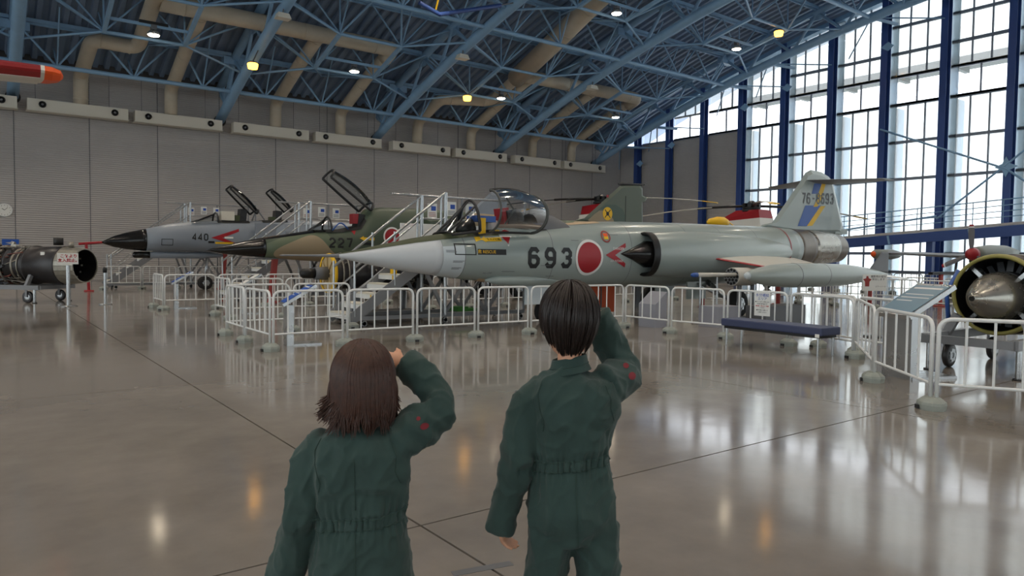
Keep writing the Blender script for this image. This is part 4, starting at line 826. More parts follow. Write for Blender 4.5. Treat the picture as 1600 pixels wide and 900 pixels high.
chain([(3.9, 30.6), (5.2, 30.6), (6.45, 30.6), (7.65, 30.6), (8.85, 30.6), (10.05, 30.6)], ('row below the two seat fighter', 'the black radome'), 'two seater barriers')
chain([(4.35, 16.9), (4.35, 15.7), (5.5, 15.7), (6.7, 15.7), (7.9, 15.7)], ('pen of the yellow disc engine', 'its back corner'), 'disc engine barriers')
chain([(9.6, 16.3), (10.8, 16.3), (12.0, 16.3), (13.2, 16.3), (14.4, 16.3), (15.6, 16.3), (16.8, 16.3), (18.0, 16.3), (19.2, 16.3)], ('row behind the grey fighter wheels', 'the stairs'), 'behind wheels barriers')
chain([(21.3, 15.4), (21.3, 14.2), (21.3, 13.0), (21.3, 11.8), (21.4, 10.6), (21.5, 9.4), (21.6, 8.2), (21.7, 7.0)], ('row behind the grey fighter tail', 'the yellow float'), 'tail row barriers')
chain([(24.6, 15.0), (24.7, 13.8), (24.8, 12.6), (24.9, 11.4), (25, 10.2), (25.1, 9.0), (25.2, 7.8)], ('row before the propeller aircraft', 'the orange tank nose'), 'propeller row barriers')
chain([(31.5, 18.6), (31.6, 17.4), (31.7, 16.2), (31.8, 15.0), (31.9, 13.8), (32, 12.6)], ('row beside the window wall', 'the helicopter'), 'window row barriers')

# ================================================================== bench, lecterns, signs
mat('bench_vinyl', (58, 66, 98), .45, bump=.06, bscale=60)
bx0 = Vector((10.0, 6.45, 0)); brz = math.atan2(5.65 - 7.36, 10.1 - 10.24)
t = thing('bench', 'long dark blue padded bench on steel legs beside the barriers', 'bench', bx0, brz)
mb = bmesh.new(); bmesh.ops.create_cube(mb, size=1); bmesh.ops.scale(mb, vec=(1.85, .46, .12), verts=mb.verts); bmesh.ops.bevel(mb, geom=mb.edges, offset=.025, segments=3, affect='EDGES', profile=.6)
me = bpy.data.meshes.new('cushion'); mb.to_mesh(me); mb.free(); me.materials.append(M('bench_vinyl')); put('cushion', me, t, (0, 0, .37)); MB().box((0, 0, .295), (1.75, .4, .05)).build('under_frame', 'black', t)
for x in (-.84, .84):
    for y in (-.18, .18): rod('leg', (x, y, 0), (x, y, .3), .016, 'steel', t)
MB().box((.86, -.232, .31), (.07, .004, .05)).build('label_plate', 'paper', t)
def lectern(name_lbl, loc, rz, panel='blue_print', h0=.62, h1=.92):
    t = thing('info_lectern', name_lbl, 'lectern', loc, rz)
    MB().box((0, 0, .3), (.34, .1, .6)).prism([(-.17, -.05, .6), (.17, -.05, .6), (.17, -.05, .62), (-.17, -.05, .62)], (0, .1, 0)).build('pillar', 'steel', t)
    MB().box((0, .22, .012), (.36, .5, .024)).build('foot_plate', 'steel', t)
    ang = math.atan2(.3, .5); n = Vector((0, -math.sin(ang), math.cos(ang))); d = Vector((0, math.cos(ang), math.sin(ang)))
    b = MB(); o = Vector((0, -.1, .6)); b.prism([o + Vector((-.21, 0, 0)), o + Vector((.21, 0, 0)), o + d * .58 + Vector((.21, 0, 0)), o + d * .58 + Vector((-.21, 0, 0))], n * .045)
    top = b.build('sloped_top', 'steel', t); o2 = o + n * .047
    MB().prism([o2 + d * .04 + Vector((-.19, 0, 0)), o2 + d * .04 + Vector((.19, 0, 0)), o2 + d * .54 + Vector((.19, 0, 0)), o2 + d * .54 + Vector((-.19, 0, 0))], n * .003).build('printed_panel', panel, top)
    for k, (v, s) in enumerate(((.47, .055), (.36, .028), (.3, .028), (.24, .028))):
        MB().prism([o2 + n * .004 + d * v + Vector((-.16, 0, 0)), o2 + n * .004 + d * v + Vector((.16 if k != 3 else .02, 0, 0)), o2 + n * .004 + d * (v + s * .5) + Vector((.16 if k != 3 else .02, 0, 0)), o2 + n * .004 + d * (v + s * .5) + Vector((-.16, 0, 0))], n * .001).build('print_line', 'letter_white', top)
    return t
lectern('steel information lectern with blue panel behind the front barriers', (3.9, 10.95, 0), -1.75)
lectern('steel information lectern inside the pen of the 227 fighter', (4.1, 19.6, 0), -1.7)
mat('panel_teal', (110, 140, 158), .3)
lectern('large steel information lectern with teal panel near the bullet nose engine', (8.95, 4.1, 0), -1.95, 'panel_teal').scale = (1.3, 1.3, 1.2)
lectern('slim lectern with beige text panel between pens', (5.05, 17.2, 0), -1.7, 'paper')
t = thing('paper_notice', 'white drinking area notice with blue Japanese title tied to the barrier', 'notice', (10.606, 7.12, 0), -1.52)
MB().box((0, -.0205, .655), (.29, .004, .4)).build('sheet', 'paper', t)
for txt, sz, z, m in (('水分補給', .062, .80, 'letter_blue'), ('エリア', .058, .74, 'letter_blue'), ('■ペットボトル等による', .024, .69, 'lettering'), ('水分補給可能です', .024, .655, 'lettering'), ('■食事・喫煙はご遠慮', .024, .62, 'letter_red'), ('ください', .024, .59, 'lettering'), ('■熱中症に注意して', .024, .55, 'lettering'), ('ご見学ください', .024, .515, 'lettering')):
    flat_text('lettering', txt, sz, m, t, (0, -.0235, z), (1, 0, 0), (0, 0, 1), bold=.0005)
t = thing('photo_sign', 'white sign with a printed standing pilot above the far barriers', 'sign', (13.2, 6.55, 0), -.75)
MB().box((0, 0, 1.0), (.42, .02, .3)).build('board', 'paper', t); rod('post', (0, .02, 0), (0, .02, .95), .02, 'steel', t); MB().lathe([(0, .16), (.03, .15)], (0, .02, 0), (0, 0, 1), 18).build('foot', 'dark', t)
MB().prism([(-.17, -.011, .93), (-.1, -.011, .93), (-.095, -.011, 1.02), (-.06, -.011, 1.06), (-.11, -.011, 1.08), (-.12, -.011, 1.12), (-.15, -.011, 1.12), (-.155, -.011, 1.08), (-.21, -.011, 1.06), (-.175, -.011, 1.02)], (0, -.002, 0)).build('printed_figure', 'dull_red', t)
flat_text('lettering', '撮影用の服を', .045, 'lettering', t, (.06, -.012, 1.11), (1, 0, 0), (0, 0, 1)); flat_text('lettering', '貸出します', .045, 'lettering', t, (.06, -.012, 1.06), (1, 0, 0), (0, 0, 1)); flat_text('lettering', 'エアーパーク', .03, 'lettering', t, (.1, -.012, .93), (1, 0, 0), (0, 0, 1))
t = thing('warning_post', 'steel post with white sign lettered in red before the engine nozzle', 'sign', (1.95, 21.45, 0), -.1)
rod('post', (0, 0, 0), (0, 0, 1.05), .045, 'steel', t, 12); MB().lathe([(0, .2), (.02, .2), (.03, .1)], (0, 0, 0), (0, 0, 1), 20).build('foot', 'steel', t); MB().box((0, -.05, 1.22), (.46, .02, .28)).build('board', 'paper', t)
flat_text('lettering', 'これより', .095, 'letter_red', t, (0.02, -.063, 1.28), (1, 0, 0), (0, 0, 1), bold=.003); flat_text('lettering', '立入禁止。', .095, 'letter_red', t, (0.02, -.063, 1.17), (1, 0, 0), (0, 0, 1), bold=.003)
t = thing('belt_post', 'slim steel post with black belt head beside the jet engine', 'post', (2.82, 21.8, 0)); rod('post', (0, 0, 0), (0, 0, .95), .035, 'steel', t, 12); MB().lathe([(.85, .05), (.95, .055), (1.0, .03)], (0, 0, 0), (0, 0, 1), 14).build('belt_head', 'black', t); MB().lathe([(0, .17), (.025, .16)], (0, 0, 0), (0, 0, 1), 20).build('foot', 'steel', t)

# ================================================================== boarding stairs
def stairs(label, loc, h, run, plat=1.9, wid=1.0, sheets=True):
    t = thing('boarding_stairs', label, 'stairs', loc); g = 'grey_paint'
    for y in (0, wid): bar('stringer', (0, y, .12), (run, y, h), .04, .22, g, t)
    n = 8
    for k in range(n):
        x, z = run * (k + .5) / n, .1 + (h - .1) * (k + .75) / n
        o = MB().box((x, wid / 2, z), (.26, wid - .06, .03)).build('tread', 'diffuser_cream', t); MB().box((x - .115, wid / 2, z - .055), (.012, wid - .08, .1)).build('riser', 'white_paint', o)
        if k % 2 == 0: MB().box((x - .125, .1 + .05 * k, z - .05), (.006, .05, .1)).build('yellow_mark', 'yellow', o)
    for y in (0, wid):
        rod('handrail', (.1, y, 1.15), (run, y, h + 1.1), .028, 'steel', t); rod('mid_rail', (.1, y, .65), (run, y, h + .6), .02, 'steel', t)
        for q in (.05, .45, .95): rod('rail_post', (run * q, y, .12 + (h - .12) * q), (run * q, y, .12 + (h - .12) * q + 1.08), .024, 'steel', t)
        for x in (run, run + plat * .5, run + plat): rod('platform_post', (x, y, 0.16), (x, y, h + (1.1 if (y > 0 or x != run + plat * .5) else 0)), .028 if x != run else .04, 'steel' if x == run else g, t)
    rod('platform_rail', (run, wid, h + 1.1), (run + plat, wid, h + 1.1), .026, 'steel', t); rod('platform_rail', (run, wid, h + .6), (run + plat, wid, h + .6), .02, 'steel', t)
    rod('platform_rail', (run + plat, 0, h + 1.1), (run + plat, wid, h + 1.1), .026, 'steel', t); rod('platform_rail', (run - .75, wid, h + 1.1), (run, wid, h + 1.1), .026, 'steel', t)
    MB().box((run + plat / 2, wid / 2, h - .03), (plat, wid, .06)).build('platform', g, t)
    for y in (0, wid):
        bar('base_beam', (0, y, .16), (run + plat, y, .16), .06, .08, g, t)
        for a, b in (((run, h - .1), (run + plat * .5, .2)), ((run + plat * .5, .2), (run + plat, h - .1)), ((run, .2), (run - .5, h * .7)), ((run, .2), (run + plat * .5, h - .1))): bar('brace', (a[0], y, a[1]), (b[0], y, b[1]), .05, .07, g, t)
        for x in (.3, run, run + plat - .1):
            w = wheel(t, x, y, .06, .05, name='castor')
    if sheets:
        MB().box((run - 1.05, wid * .3, h * .5 + .35), (.02, .25, .32)).build('caution_plate', 'yellow', t)
        for x, z, m in ((run + .25, h + .78, 'paper'), (run + .75, h + .84, 'paper'), (run + 1.25, h + .82, 'paper')):
            o = MB().box((x, wid - .03, z), (.24, .005, .32)).build('paper_sheet', m, t); MB().box((x + .03, wid - .036, z + .05), (.12, .004, .1)).build('print', 'letter_blue', o)
            for k in range(3): MB().box((x, wid - .036, z - .05 - k * .035), (.18, .004, .012)).build('print', 'dull_red' if x < run + .5 else 'mid_grey', o)
    return t
stairs('grey wheeled boarding stairs with steel handrails at the needle nosed fighter', (5.8, 12.95, 0), 1.62, 2.15, 2.1)
stairs('grey wheeled boarding stairs with steel handrails at the camouflaged fighter', (5.95, 21.75, 0), 1.95, 2.5, 2.0)
stairs('grey wheeled boarding stairs with steel handrails at the two seat fighter', (4.1, 31.2, 0), 2.35, 3.0, 2.6)
t = thing('display_board', 'wide white display board behind the boarding stairs', 'board', (10.75, 16.9, 0)); MB().box((0, 0, 1.55), (3.5, .06, 1.4)).build('panel', 'paper', t)
for x in (-1.6, 1.6): rod('leg', (x, 0, 0), (x, 0, .9), .04, 'steel', t); MB().box((x, 0, .015), (.1, .6, .03)).build('foot', 'steel', t)

# ================================================================== jet engines on trolleys
mat('engine_dark', (58, 56, 58), .4, metal=.4, var=.2, vscale=5)
mat('pipe_metal', (150, 144, 134), .35, metal=.7)
mat('pipe_rust', (110, 60, 52), .5, metal=.3)
mat('petal', (156, 152, 142), .4, metal=.5, var=.15, vscale=8)
mat('rim_yellow', (150, 142, 78), .5, var=.15, vscale=9)
def pipes(parent, x0, x1, r, n, seed, zc):
    rnd = random.Random(seed)
    for k in range(n):
        a = rnd.uniform(0, 2 * PI); x = rnd.uniform(x0, x1); L = rnd.uniform(.2, .9); rr = r + rnd.uniform(.02, .09); m = rnd.choice(['pipe_metal', 'petal', 'pipe_rust', 'dark', 'pipe_metal', 'petal'])
        P = lambda x_, a_, q: Vector((x_, q * math.cos(a_), zc + q * math.sin(a_)))
        if k % 3: pts = [P(x, a, r), P(x, a, rr), P(min(x + L, x1), a + rnd.uniform(-.5, .5), rr), P(min(x + L, x1), a, r)]
        else:
            s = rnd.uniform(1, 2.6); pts = [P(x, a + s * i / 7, rr) for i in range(8)]
        MB().tube(pts, rnd.uniform(.012, .024), 6).build('pipe', m, parent)
        if k % 4 == 0: c = P(x, a + .3, rr); MB().box(c, (rnd.uniform(.1, .25), rnd.uniform(.06, .12), rnd.uniform(.06, .12)), ry=rnd.uniform(0, 1)).build('accessory_box', rnd.choice(['dark', 'pipe_metal', 'engine_dark']), parent)
def trolley(parent, x0, x1, zc, r, wx=(.6, 3.6), w=.55):
    for y in (-w, w): bar('side_beam', (x0, y, .42), (x1, y, .42), .08, .12, 'grey_paint', parent)
    for x in (x0, (x0 + x1) / 2, x1): bar('cross_beam', (x, -w, .42), (x, w, .42), .08, .1, 'grey_paint', parent)
    for x in wx:
        for y in (-w, w):
            wheel(parent, x, y * .92, .16, .07, name='trolley_wheel', m='engine_dark'); bar('wheel_fork', (x, y * .92 + .06, .16), (x, y * .92 + .06, .4), .02, .06, 'grey_paint', parent)
        for y in (-w, w): bar('cradle_arm', (x, y, .45), (x, y * .75, zc - r * .55), .08, .1, 'grey_paint', parent)
    for x in (x0 + .15, x1 - .15):
        for y in (-w, w): rod('jack', (x, y, 0), (x, y, .4), .035, 'steel', parent); MB().lathe([(0, .06), (.02, .06)], (x, y, 0), (0, 0, 1), 10).build('jack_foot', 'dark', parent)
# engine A: nozzle towards the room, axis local -x = nozzle end
t = thing('jet_engine', 'afterburning jet engine tangled in pipes with open black nozzle on a trolley', 'jet engine', (2.48, 22.75, 0), math.atan2(.73, -.68))
zc = 1.02
def ring_l(parent, name, prof, m, n=32): return MB().lathe(prof, (0, 0, zc), (1, 0, 0), n, cap=False).build(name, m, parent)
for k in range(24):
    a0, a1 = 2 * PI * k / 24, 2 * PI * (k + .94) / 24
    P = lambda x, r, a: (x, r * math.cos(a), zc + r * math.sin(a))
    MB().add([P(0, .47, a0), P(0, .47, a1), P(.55, .52, a1), P(.55, .52, a0), P(0, .44, a0), P(0, .44, a1), P(.55, .49, a1), P(.55, .49, a0)], [(0, 1, 2, 3), (7, 6, 5, 4), (0, 4, 5, 1), (3, 2, 6, 7), (0, 3, 7, 4), (1, 5, 6, 2)]).build('nozzle_petal', 'petal', t)
ring_l(t, 'nozzle_liner', [(.03, .43), (.5, .4), (1.2, .36), (1.21, .02)], 'black')
for k in range(12):
    a = 2 * PI * k / 12; MB().box((.45, .37 * math.cos(a), zc + .37 * math.sin(a)), (.03, .05, .05)).build('liner_bracket', 'petal', t)
ring_l(t, 'afterburner_casing', [(.55, .52), (.56, .54), (.6, .52), (1.5, .5), (1.5, .54), (1.56, .54), (1.56, .5)], 'engine_dark'); ring_l(t, 'compressor_casing', [(1.56, .46), (2.1, .44), (2.12, .5), (2.2, .5), (2.22, .42), (3.2, .38), (3.22, .46), (3.3, .46), (3.32, .38), (4.6, .36), (5.0, .38), (5.0, .0)], 'engine_dark')
for x in (1.9, 2.4, 2.9, 3.6, 4.2): ring_l(t, 'casing_band', [(x, .43), (x, .475), (x + .05, .475), (x + .05, .43)], 'pipe_metal', 28)
MB().box((.95, .42, zc + .3), (.12, .02, .12)).build('data_label', 'paper', t); MB().lathe([(0, .12), (.2, .12)], (.7, .15, zc + .55), (0, 0, 1), 14).build('lifting_eye', 'black', t); MB().lathe([(0, .07), (.14, .07)], (.35, .1, zc + .5), (0, 0, 1), 14).build('lifting_eye', 'pipe_metal', t)
pipes(t, 1.6, 4.7, .45, 170, 3, zc); trolley(t, .9, 4.8, zc, .5, (1.3, 4.2), .6)
# engine B: bullet nose facing the bench
t = thing('jet_engine', 'jet engine with bare metal bullet nose inside a yellow rimmed intake on a trolley', 'jet engine', (9.95, 3.68, 0))
zc = .98
ring_l(t, 'intake_rim', [(.62, .475), (.585, .49), (.59, .515), (.66, .53), (.72, .5)], 'rim_yellow', 40); ring_l(t, 'intake_wall', [(.62, .47), (1.2, .44), (1.21, .05)], 'black', 40)
ring_l(t, 'compressor_casing', [(.72, .5), (1.1, .47), (1.12, .53), (1.18, .53), (1.2, .46), (3.4, .4), (3.42, .48), (3.5, .48), (4.6, .42), (4.6, 0)], 'engine_dark')
MB().lathe([(-.12, .035), (-.115, .045), (.08, .12), (.3, .23), (.55, .31), (.75, .325), (.95, .32)], (0, 0, zc - .03), (1, 0, 0), 36).build('bullet_nose', 'bare_metal', t); MB().lathe([(-.13, .03), (-.1, .03)], (0, 0, zc - .03), (1, 0, 0), 16).build('nose_vent', 'black', t)
MB().lathe([(.8, .33), (1.0, .33)], (0, 0, zc - .03), (1, 0, 0), 36).build('nose_band', 'dark', t)
for k in range(4): a = PI / 4 + k * PI / 2; bar('intake_strut', (.85, .25 * math.cos(a), zc + .25 * math.sin(a)), (.85, .48 * math.cos(a), zc + .48 * math.sin(a)), .2, .05, 'steel', t)
for k in range(20): a = 2 * PI * k / 20; MB().beam((1.05, .28 * math.cos(a), zc + .28 * math.sin(a)), (1.1, .45 * math.cos(a), zc + .45 * math.sin(a)), .08, .02).build('guide_vane', 'mid_grey', t)
MB().tube(bent([(.62, .55, zc - .4), (.6, .58, zc), (.75, .5, zc + .3)], .2), .03, 8).tube(bent([(.7, .57, zc - .35), (.66, .61, zc - .05), (.85, .54, zc + .25)], .2), .02, 8).build('hose', 'fin_blue', t)
pipes(t, 1.2, 4.4, .47, 40, 5, zc); trolley(t, -.2, 4.8, zc, .5, (.45, 1.9), .5)
# engine C: radial looking unit with yellow disc
t = thing('jet_engine', 'bare engine with a yellow cover disc and dark shaft on a stand', 'jet engine', (6.05, 14.6, 0))
zc = 1.0
mat('disc_cream', (198, 176, 132), .5)
MB().lathe([(0, .38), (.03, .4), (.06, .38)], (0, 0, zc), (1, 0, 0), 32).build('cover_disc', 'disc_cream', t); ring_l(t, 'disc_rim', [(-.02, .37), (-.03, .41), (.03, .43), (.06, .4)], 'yellow', 32)
for k in range(8): a = k * PI / 4; bar('disc_rib', (-.02, .12 * math.cos(a), zc + .12 * math.sin(a)), (-.02, .37 * math.cos(a), zc + .37 * math.sin(a)), .02, .03, 'disc_cream', t)
MB().lathe([(-.3, .13), (-.02, .14)], (0, 0, zc), (1, 0, 0), 20).build('shaft_collar', 'mid_grey', t); MB().lathe([(-.6, .05), (-.55, .1), (-.3, .11)], (0, 0, zc), (1, 0, 0), 16).build('shaft', 'black', t)
ring_l(t, 'engine_core', [(.06, .3), (.3, .34), (1.6, .3), (1.62, .38), (2.4, .34), (2.4, 0)], 'engine_dark'); pipes(t, .1, 2.3, .34, 60, 9, zc)
for x in (.4, 2.0):
    for y in (-.4, .4): bar('stand_leg', (x, y, 0), (x, y * .8, zc - .1), .08, .08, 'grey_paint', t)
bar('stand_beam', (.2, 0, .12), (2.2, 0, .12), .9, .08, 'dark', t)
# plinths, orange screen and the tube on display behind the fighter wheels
mat('plinth_grey', (150, 152, 162), .5); mat('screen_orange', (226, 98, 54), .5)
for lbl, x, y, w, d, h, sl in (('pale grey wedge shaped plinth behind the front barriers', 11.15, 10.05, .34, .45, .72, .25), ('low pale grey plinth under the fighter wing', 12.55, 9.45, .75, .5, .42, 0), ('long low dark grey plinth under the rocket pod', 14.2, 9.2, 1.5, .5, .4, 0)):
    t = MB().prism([(-w / 2, -d / 2, 0), (w / 2, -d / 2, 0), (w / 2, -d / 2, h), (-w / 2, -d / 2, h - sl)], (0, d, 0)).build('display_plinth', 'plinth_grey' if 'dark' not in lbl else 'mid_grey'); t.location = (x, y, 0); tag(t, lbl, 'plinth')
t = thing('folding_screen', 'low orange screen behind the barrier row', 'screen', (12.2, 12.9, 0), -.2)
for k in range(3): MB().box((-.4 + .4 * k, .03 * (k % 2), .42), (.38, .03, .72)).build('panel', 'screen_orange', t)
for k in range(4): rod('frame_post', (-.6 + .4 * k, 0, 0), (-.6 + .4 * k, 0, .82), .02, 'mid_grey', t, 6)
t = thing('missile', 'long pale training missile with red cover on trestles behind the barriers', 'missile', (12.5, 14.7, 0))
MB().lathe([(0, .08), (.1, .1), (3.4, .1), (3.6, .06)], (0, 0, .68), (1, -.12, 0), 18).build('body', 'wing_cream', t)
MB().lathe([(-.35, .16), (-.1, .2), (.1, .11)], (0, 0, .68), (1, -.12, 0), 8, smooth=False).build('red_cover', 'red', t)
for x in (.7, 2.8): bar('trestle', (x, -.12 * x, 0), (x, -.12 * x, .58), .07, .2, 'mid_grey', t)
for x in (2.6, 3.3):
    for s in (-1, 1): fin_plate([(x, .72), (x + .1, .95), (x + .25, .95), (x + .25, .72)], .02, -.12 * x + .0).build('fin', 'wing_cream', t)
t = thing('green_mat', 'crumpled green mat lying on the stair base', 'mat', (8.55, 12.96, .2)); MB().box((0, .3, .04), (.5, .5, .06)).build('fold', mat('mat_green', (62, 120, 52), .8), t); MB().box((-.12, .25, .085), (.3, .36, .04), rz=.2).build('fold', 'mat_green', t)
t = thing('red_pole', 'dark red upright pole behind the fighter wing', 'pole', (17.0, 13.4, 0)); rod('pole', (0, 0, 0), (0, 0, .8), .05, 'red', t); MB().lathe([(0, .14), (.03, .13)], (0, 0, 0), (0, 0, 1), 16).build('foot', 'red', t)
for i, (x, y) in enumerate(((22.9, 11.5), (24.2, 9.95), (20.0, 12.9))):
    t = thing('red_pole', ['rust red upright pole near the tank fin', 'rust red pole with a black pad near the propeller aircraft', 'rust red pole below the tail of the 693 fighter'][i], 'pole', (x, y, 0)); rod('pole', (0, 0, 0), (0, 0, 1.0), .07, 'dull_red', t); MB().lathe([(0, .2), (.04, .18)], (0, 0, 0), (0, 0, 1), 16).build('foot', 'dull_red', t)
    if i == 1: bar('pad', (-.5, .1, 1.03), (1.6, -.2, 1.06), .14, .08, 'black', t)

# ================================================================== tandem rotor helicopter behind
mat('heli_white', (222, 222, 216), .4)
H = thing('helicopter', 'white and red tandem rotor helicopter with black rotor hubs behind the fighters', 'helicopter', (31.0, 21.6, 0))
def hring(y, w, z0, z1, e=3): return [(w * math.copysign(abs(math.cos(a)) ** (2 / e), math.cos(a)), y, (z0 + z1) / 2 + (z1 - z0) / 2 * math.copysign(abs(math.sin(a)) ** (2 / e), math.sin(a))) for a in [2 * PI * k / 24 for k in range(24)]]
MB().rings([hring(-2.6, .3, .9, 1.6), hring(-2.2, .9, .7, 2.2), hring(-1.2, 1.1, .6, 2.6), hring(1, 1.1, .55, 2.75), hring(8, 1.1, .55, 2.75), hring(11, 1.05, .9, 2.8), hring(12.5, .6, 1.6, 2.8)]).build('fuselage', 'heli_white', H)
def pylon(y0, y1, zb, zm, zt, w): return MB().rings([[(-w, y0, zb), (w, y0, zb), (w, y1, zb), (-w, y1, zb)], [(-w * .9, y0 + .15, zm), (w * .9, y0 + .15, zm), (w * .9, y1 - .1, zm - .15), (-w * .9, y1 - .1, zm - .15)]], smooth=False)
p1 = pylon(-1.0, 1.85, 2.6, 3.42, 0, .62).build('forward_pylon', 'heli_white', H)
MB().rings([[(-.56, -.85, 3.42), (.56, -.85, 3.42), (.56, 1.75, 3.27), (-.56, 1.75, 3.27)], [(-.5, -.75, 3.82), (.5, -.75, 3.82), (.4, .6, 3.82), (-.4, .6, 3.82)], [(-.2, -.6, 3.85), (.2, -.6, 3.85), (.2, .3, 3.86), (-.2, .3, 3.86)]], smooth=False).build('pylon_cap', 'red', p1)
MB().prism([(-.64, .15, 3.05), (-.64, .45, 3.05), (-.64, .45, 2.8), (-.64, .3, 2.7), (-.64, .15, 2.8)], (-.008, 0, 0)).build('shield_emblem', 'fin_blue', p1); MB().prism([(-.65, .2, 3.02), (-.65, .4, 3.02), (-.65, .3, 2.82)], (-.006, 0, 0)).build('emblem_mark', 'letter_white', p1)
p2 = pylon(9.0, 12.3, 2.7, 4.2, 0, .5).build('aft_pylon', 'heli_white', H); pylon(9.3, 12.1, 4.1, 4.75, 0, .42).build('pylon_cap', 'red', p2)
for yh, zh, angs, dr in ((.0, 4.05, (100, 222, 342), .55), (10.7, 5.02, (95, 128, 290), .6)):
    hb = MB().lathe([(-.22, .42), (-.1, .45), (0, .3), (.15, .22), (.25, .1)], (0, yh, zh), (0, 0, 1), 14)
    for k in range(9): a = k * .7; hb.box((.3 * math.cos(a), yh + .3 * math.sin(a), zh + .02 * (k % 3)), (.26, .18, .2), rz=a)
    hub = hb.build('rotor_hub', 'black', H); MB().lathe([(-.3, .5), (-.2, .5)], (0, yh, zh), (0, 0, 1), 16).build('swashplate', 'dark', hub)
    for k, ad in enumerate(angs):
        a = math.radians(ad); d = Vector((math.cos(a), math.sin(a), 0)); sgn = Vector((-d.y, d.x, 0)); Lb = 7.2
        root = Vector((0, yh, zh)); pts = [root + d * (.4 + (Lb - .4) * i / 8) + Vector((0, 0, .12 * (i / 8) - dr * (i / 8) ** 2)) for i in range(9)]
        bl = MB().rings([[p - sgn * .2, p + Vector((0, 0, .03)), p + sgn * .2, p - Vector((0, 0, .03))] for p in pts[2:8]], smooth=False).build('rotor_blade', 'black' if (yh > 5 and k == 1) else 'heli_white', hub)
        MB().rings([[p - sgn * .2, p + Vector((0, 0, .03)), p + sgn * .2, p - Vector((0, 0, .03))] for p in pts[7:]], smooth=False).build('blade_tip', 'black' if (yh > 5 and k == 1) else 'yellow', bl); MB().tube(pts[:4], .07, 6).build('blade_grip', 'black', bl)
for x, y in ((-1.6, 8.5), (1.6, 8.5)): MB().tube([(x * .6, y, .9), (x, y, .4)], .07, 8).build('gear_strut', 'steel', H); wheel(H, x, y, .35, .2)
wheel(H, 0, -1.0, .3, .2, name='nose_wheel'); MB().tube([(0, -1, .8), (0, -1, .3)], .06, 8).build('gear_strut', 'steel', H)
for k in range(6): MB().span((-1.13, 1 + k * 1.1, 1.7), (-1.09, 1.45 + k * 1.1, 2.1)).build('cabin_window', 'dark', H)
MB().span((-.9, -2.15, 1.6), (.9, -2.1, 2.2)).build('windscreen', 'dark', H)
t = thing('yellow_float', 'bright yellow pointed float tank on a thin stand behind the grey fighter', 'float', (20.4, 16.0, 0)); MB().lathe([(0, .01), (.15, .12), (.5, .2), (.8, .2), (1.0, .12), (1.02, .02)], (0, 0, 2.68), (1, -.1, 0), 20).build('tank', 'yellow', t)
for dz in (.1, -.05): rod('tail_strut', (.95, -.1, 2.68 + dz), (1.7, -.15, 2.42), .02, 'yellow', t, 6)
rod('stand_post', (.5, -.05, 0), (.5, -.05, 2.5), .04, 'steel', t); MB().lathe([(0, .3), (.03, .28)], (.5, -.05, 0), (0, 0, 1), 18).build('stand_foot', 'steel', t)

# ================================================================== propeller aircraft by the windows
mat('prop_grey', (104, 104, 108), .4); mat('trainer_grey', (120, 124, 116), .45)
T = thing('propeller_aircraft', 'grey propeller aircraft with red spinner and red tipped blades near the windows', 'aircraft', (28.8, 10.87, 0))
MB().lathe([(0, .03), (.1, .14), (.3, .22), (.45, .24)], (-.25, 0, 1.68), (1, 0, 0), 20).build('spinner', 'red', T)
for ad in (92, 205, 330):
    a = math.radians(ad); d = Vector((0, -math.cos(a), math.sin(a))); s = Vector((.35, -d.z * .94, d.y * .94)); o = Vector((.05, 0, 1.68))
    sec = lambda q, w: [o + d * q - s * w, o + d * q + Vector((.03, 0, 0)), o + d * q + s * w, o + d * q - Vector((.03, 0, 0))]
    bl = MB().rings([sec(.15, .05), sec(.4, .085), sec(.8, .1), sec(.95, .09)], smooth=False).build('propeller_blade', 'prop_grey', T); MB().rings([sec(.95, .09), sec(1.0, .088)], smooth=False).build('white_band', 'letter_white', bl); MB().rings([sec(1.0, .088), sec(1.07, .06)], smooth=False).build('red_tip', 'red', bl)
MB().rings([[(x, w * math.cos(b), z + h * math.sin(b)) for b in [2 * PI * k / 20 for k in range(20)]] for x, w, h, z in ((.2, .22, .22, 1.68), (.5, .32, .3, 1.66), (1.5, .36, .36, 1.68), (3, .3, .3, 1.75), (4.4, .08, .1, 1.8))]).build('engine_nacelle', 'trainer_grey', T)
MB().rings([[(x, -3.6 + w * math.cos(b), z + h * math.sin(b)) for b in [2 * PI * k / 20 for k in range(20)]] for x, w, h, z in ((-1.6, .1, .1, 1.6), (-1, .5, .45, 1.65), (1.5, .7, .75, 1.75), (4, .65, .75, 1.8), (8, .15, .25, 1.95))]).build('fuselage', 'trainer_grey', T)
for sg in (-1, 1):
    wg = wing((1.6, 3.6, sg * .5, 1.6), (1.9, 3.1, sg * 4.2, 1.75), .2).build('wing', 'prop_grey' if sg > 0 else 'trainer_grey', T)
    if sg > 0:
        MB().lathe([(0, .02), (.1, .13), (.3, .2), (1.6, .22), (2.2, .15), (2.6, .03)], (1.2, 4.15, 1.68), (1, 0, 0), 18).build('tip_tank', 'trainer_grey', wg); MB().lathe([(-.02, .02), (.02, .08), (.07, .12)], (1.2, 4.15, 1.68), (1, 0, 0), 18).build('tank_nose', 'orange', wg)
    MB().tube([(2.4, sg * 1.4, 1.5), (2.4, sg * 1.5, .25)], .05, 8).build('gear_leg', 'steel', T); wheel(T, 2.4, sg * 1.55, .26, .14)
wheel(T, .7, 0, .22, .12, name='nose_wheel'); MB().tube([(.7, 0, 1.3), (.7, 0, .22)], .04, 8).build('gear_leg', 'steel', T)
fin_plate([(6.6, 2.0), (7.8, 3.1), (8.3, 3.1), (8.3, 2.0)], .1, -3.6).build('tail_fin', 'trainer_grey', T); MB().lathe([(0, .14), (.2, .17), (.5, .15), (.52, .12)], (.2, 0, 1.45), (1, 0, 0), 20).build('cowl_intake', 'dark', T)

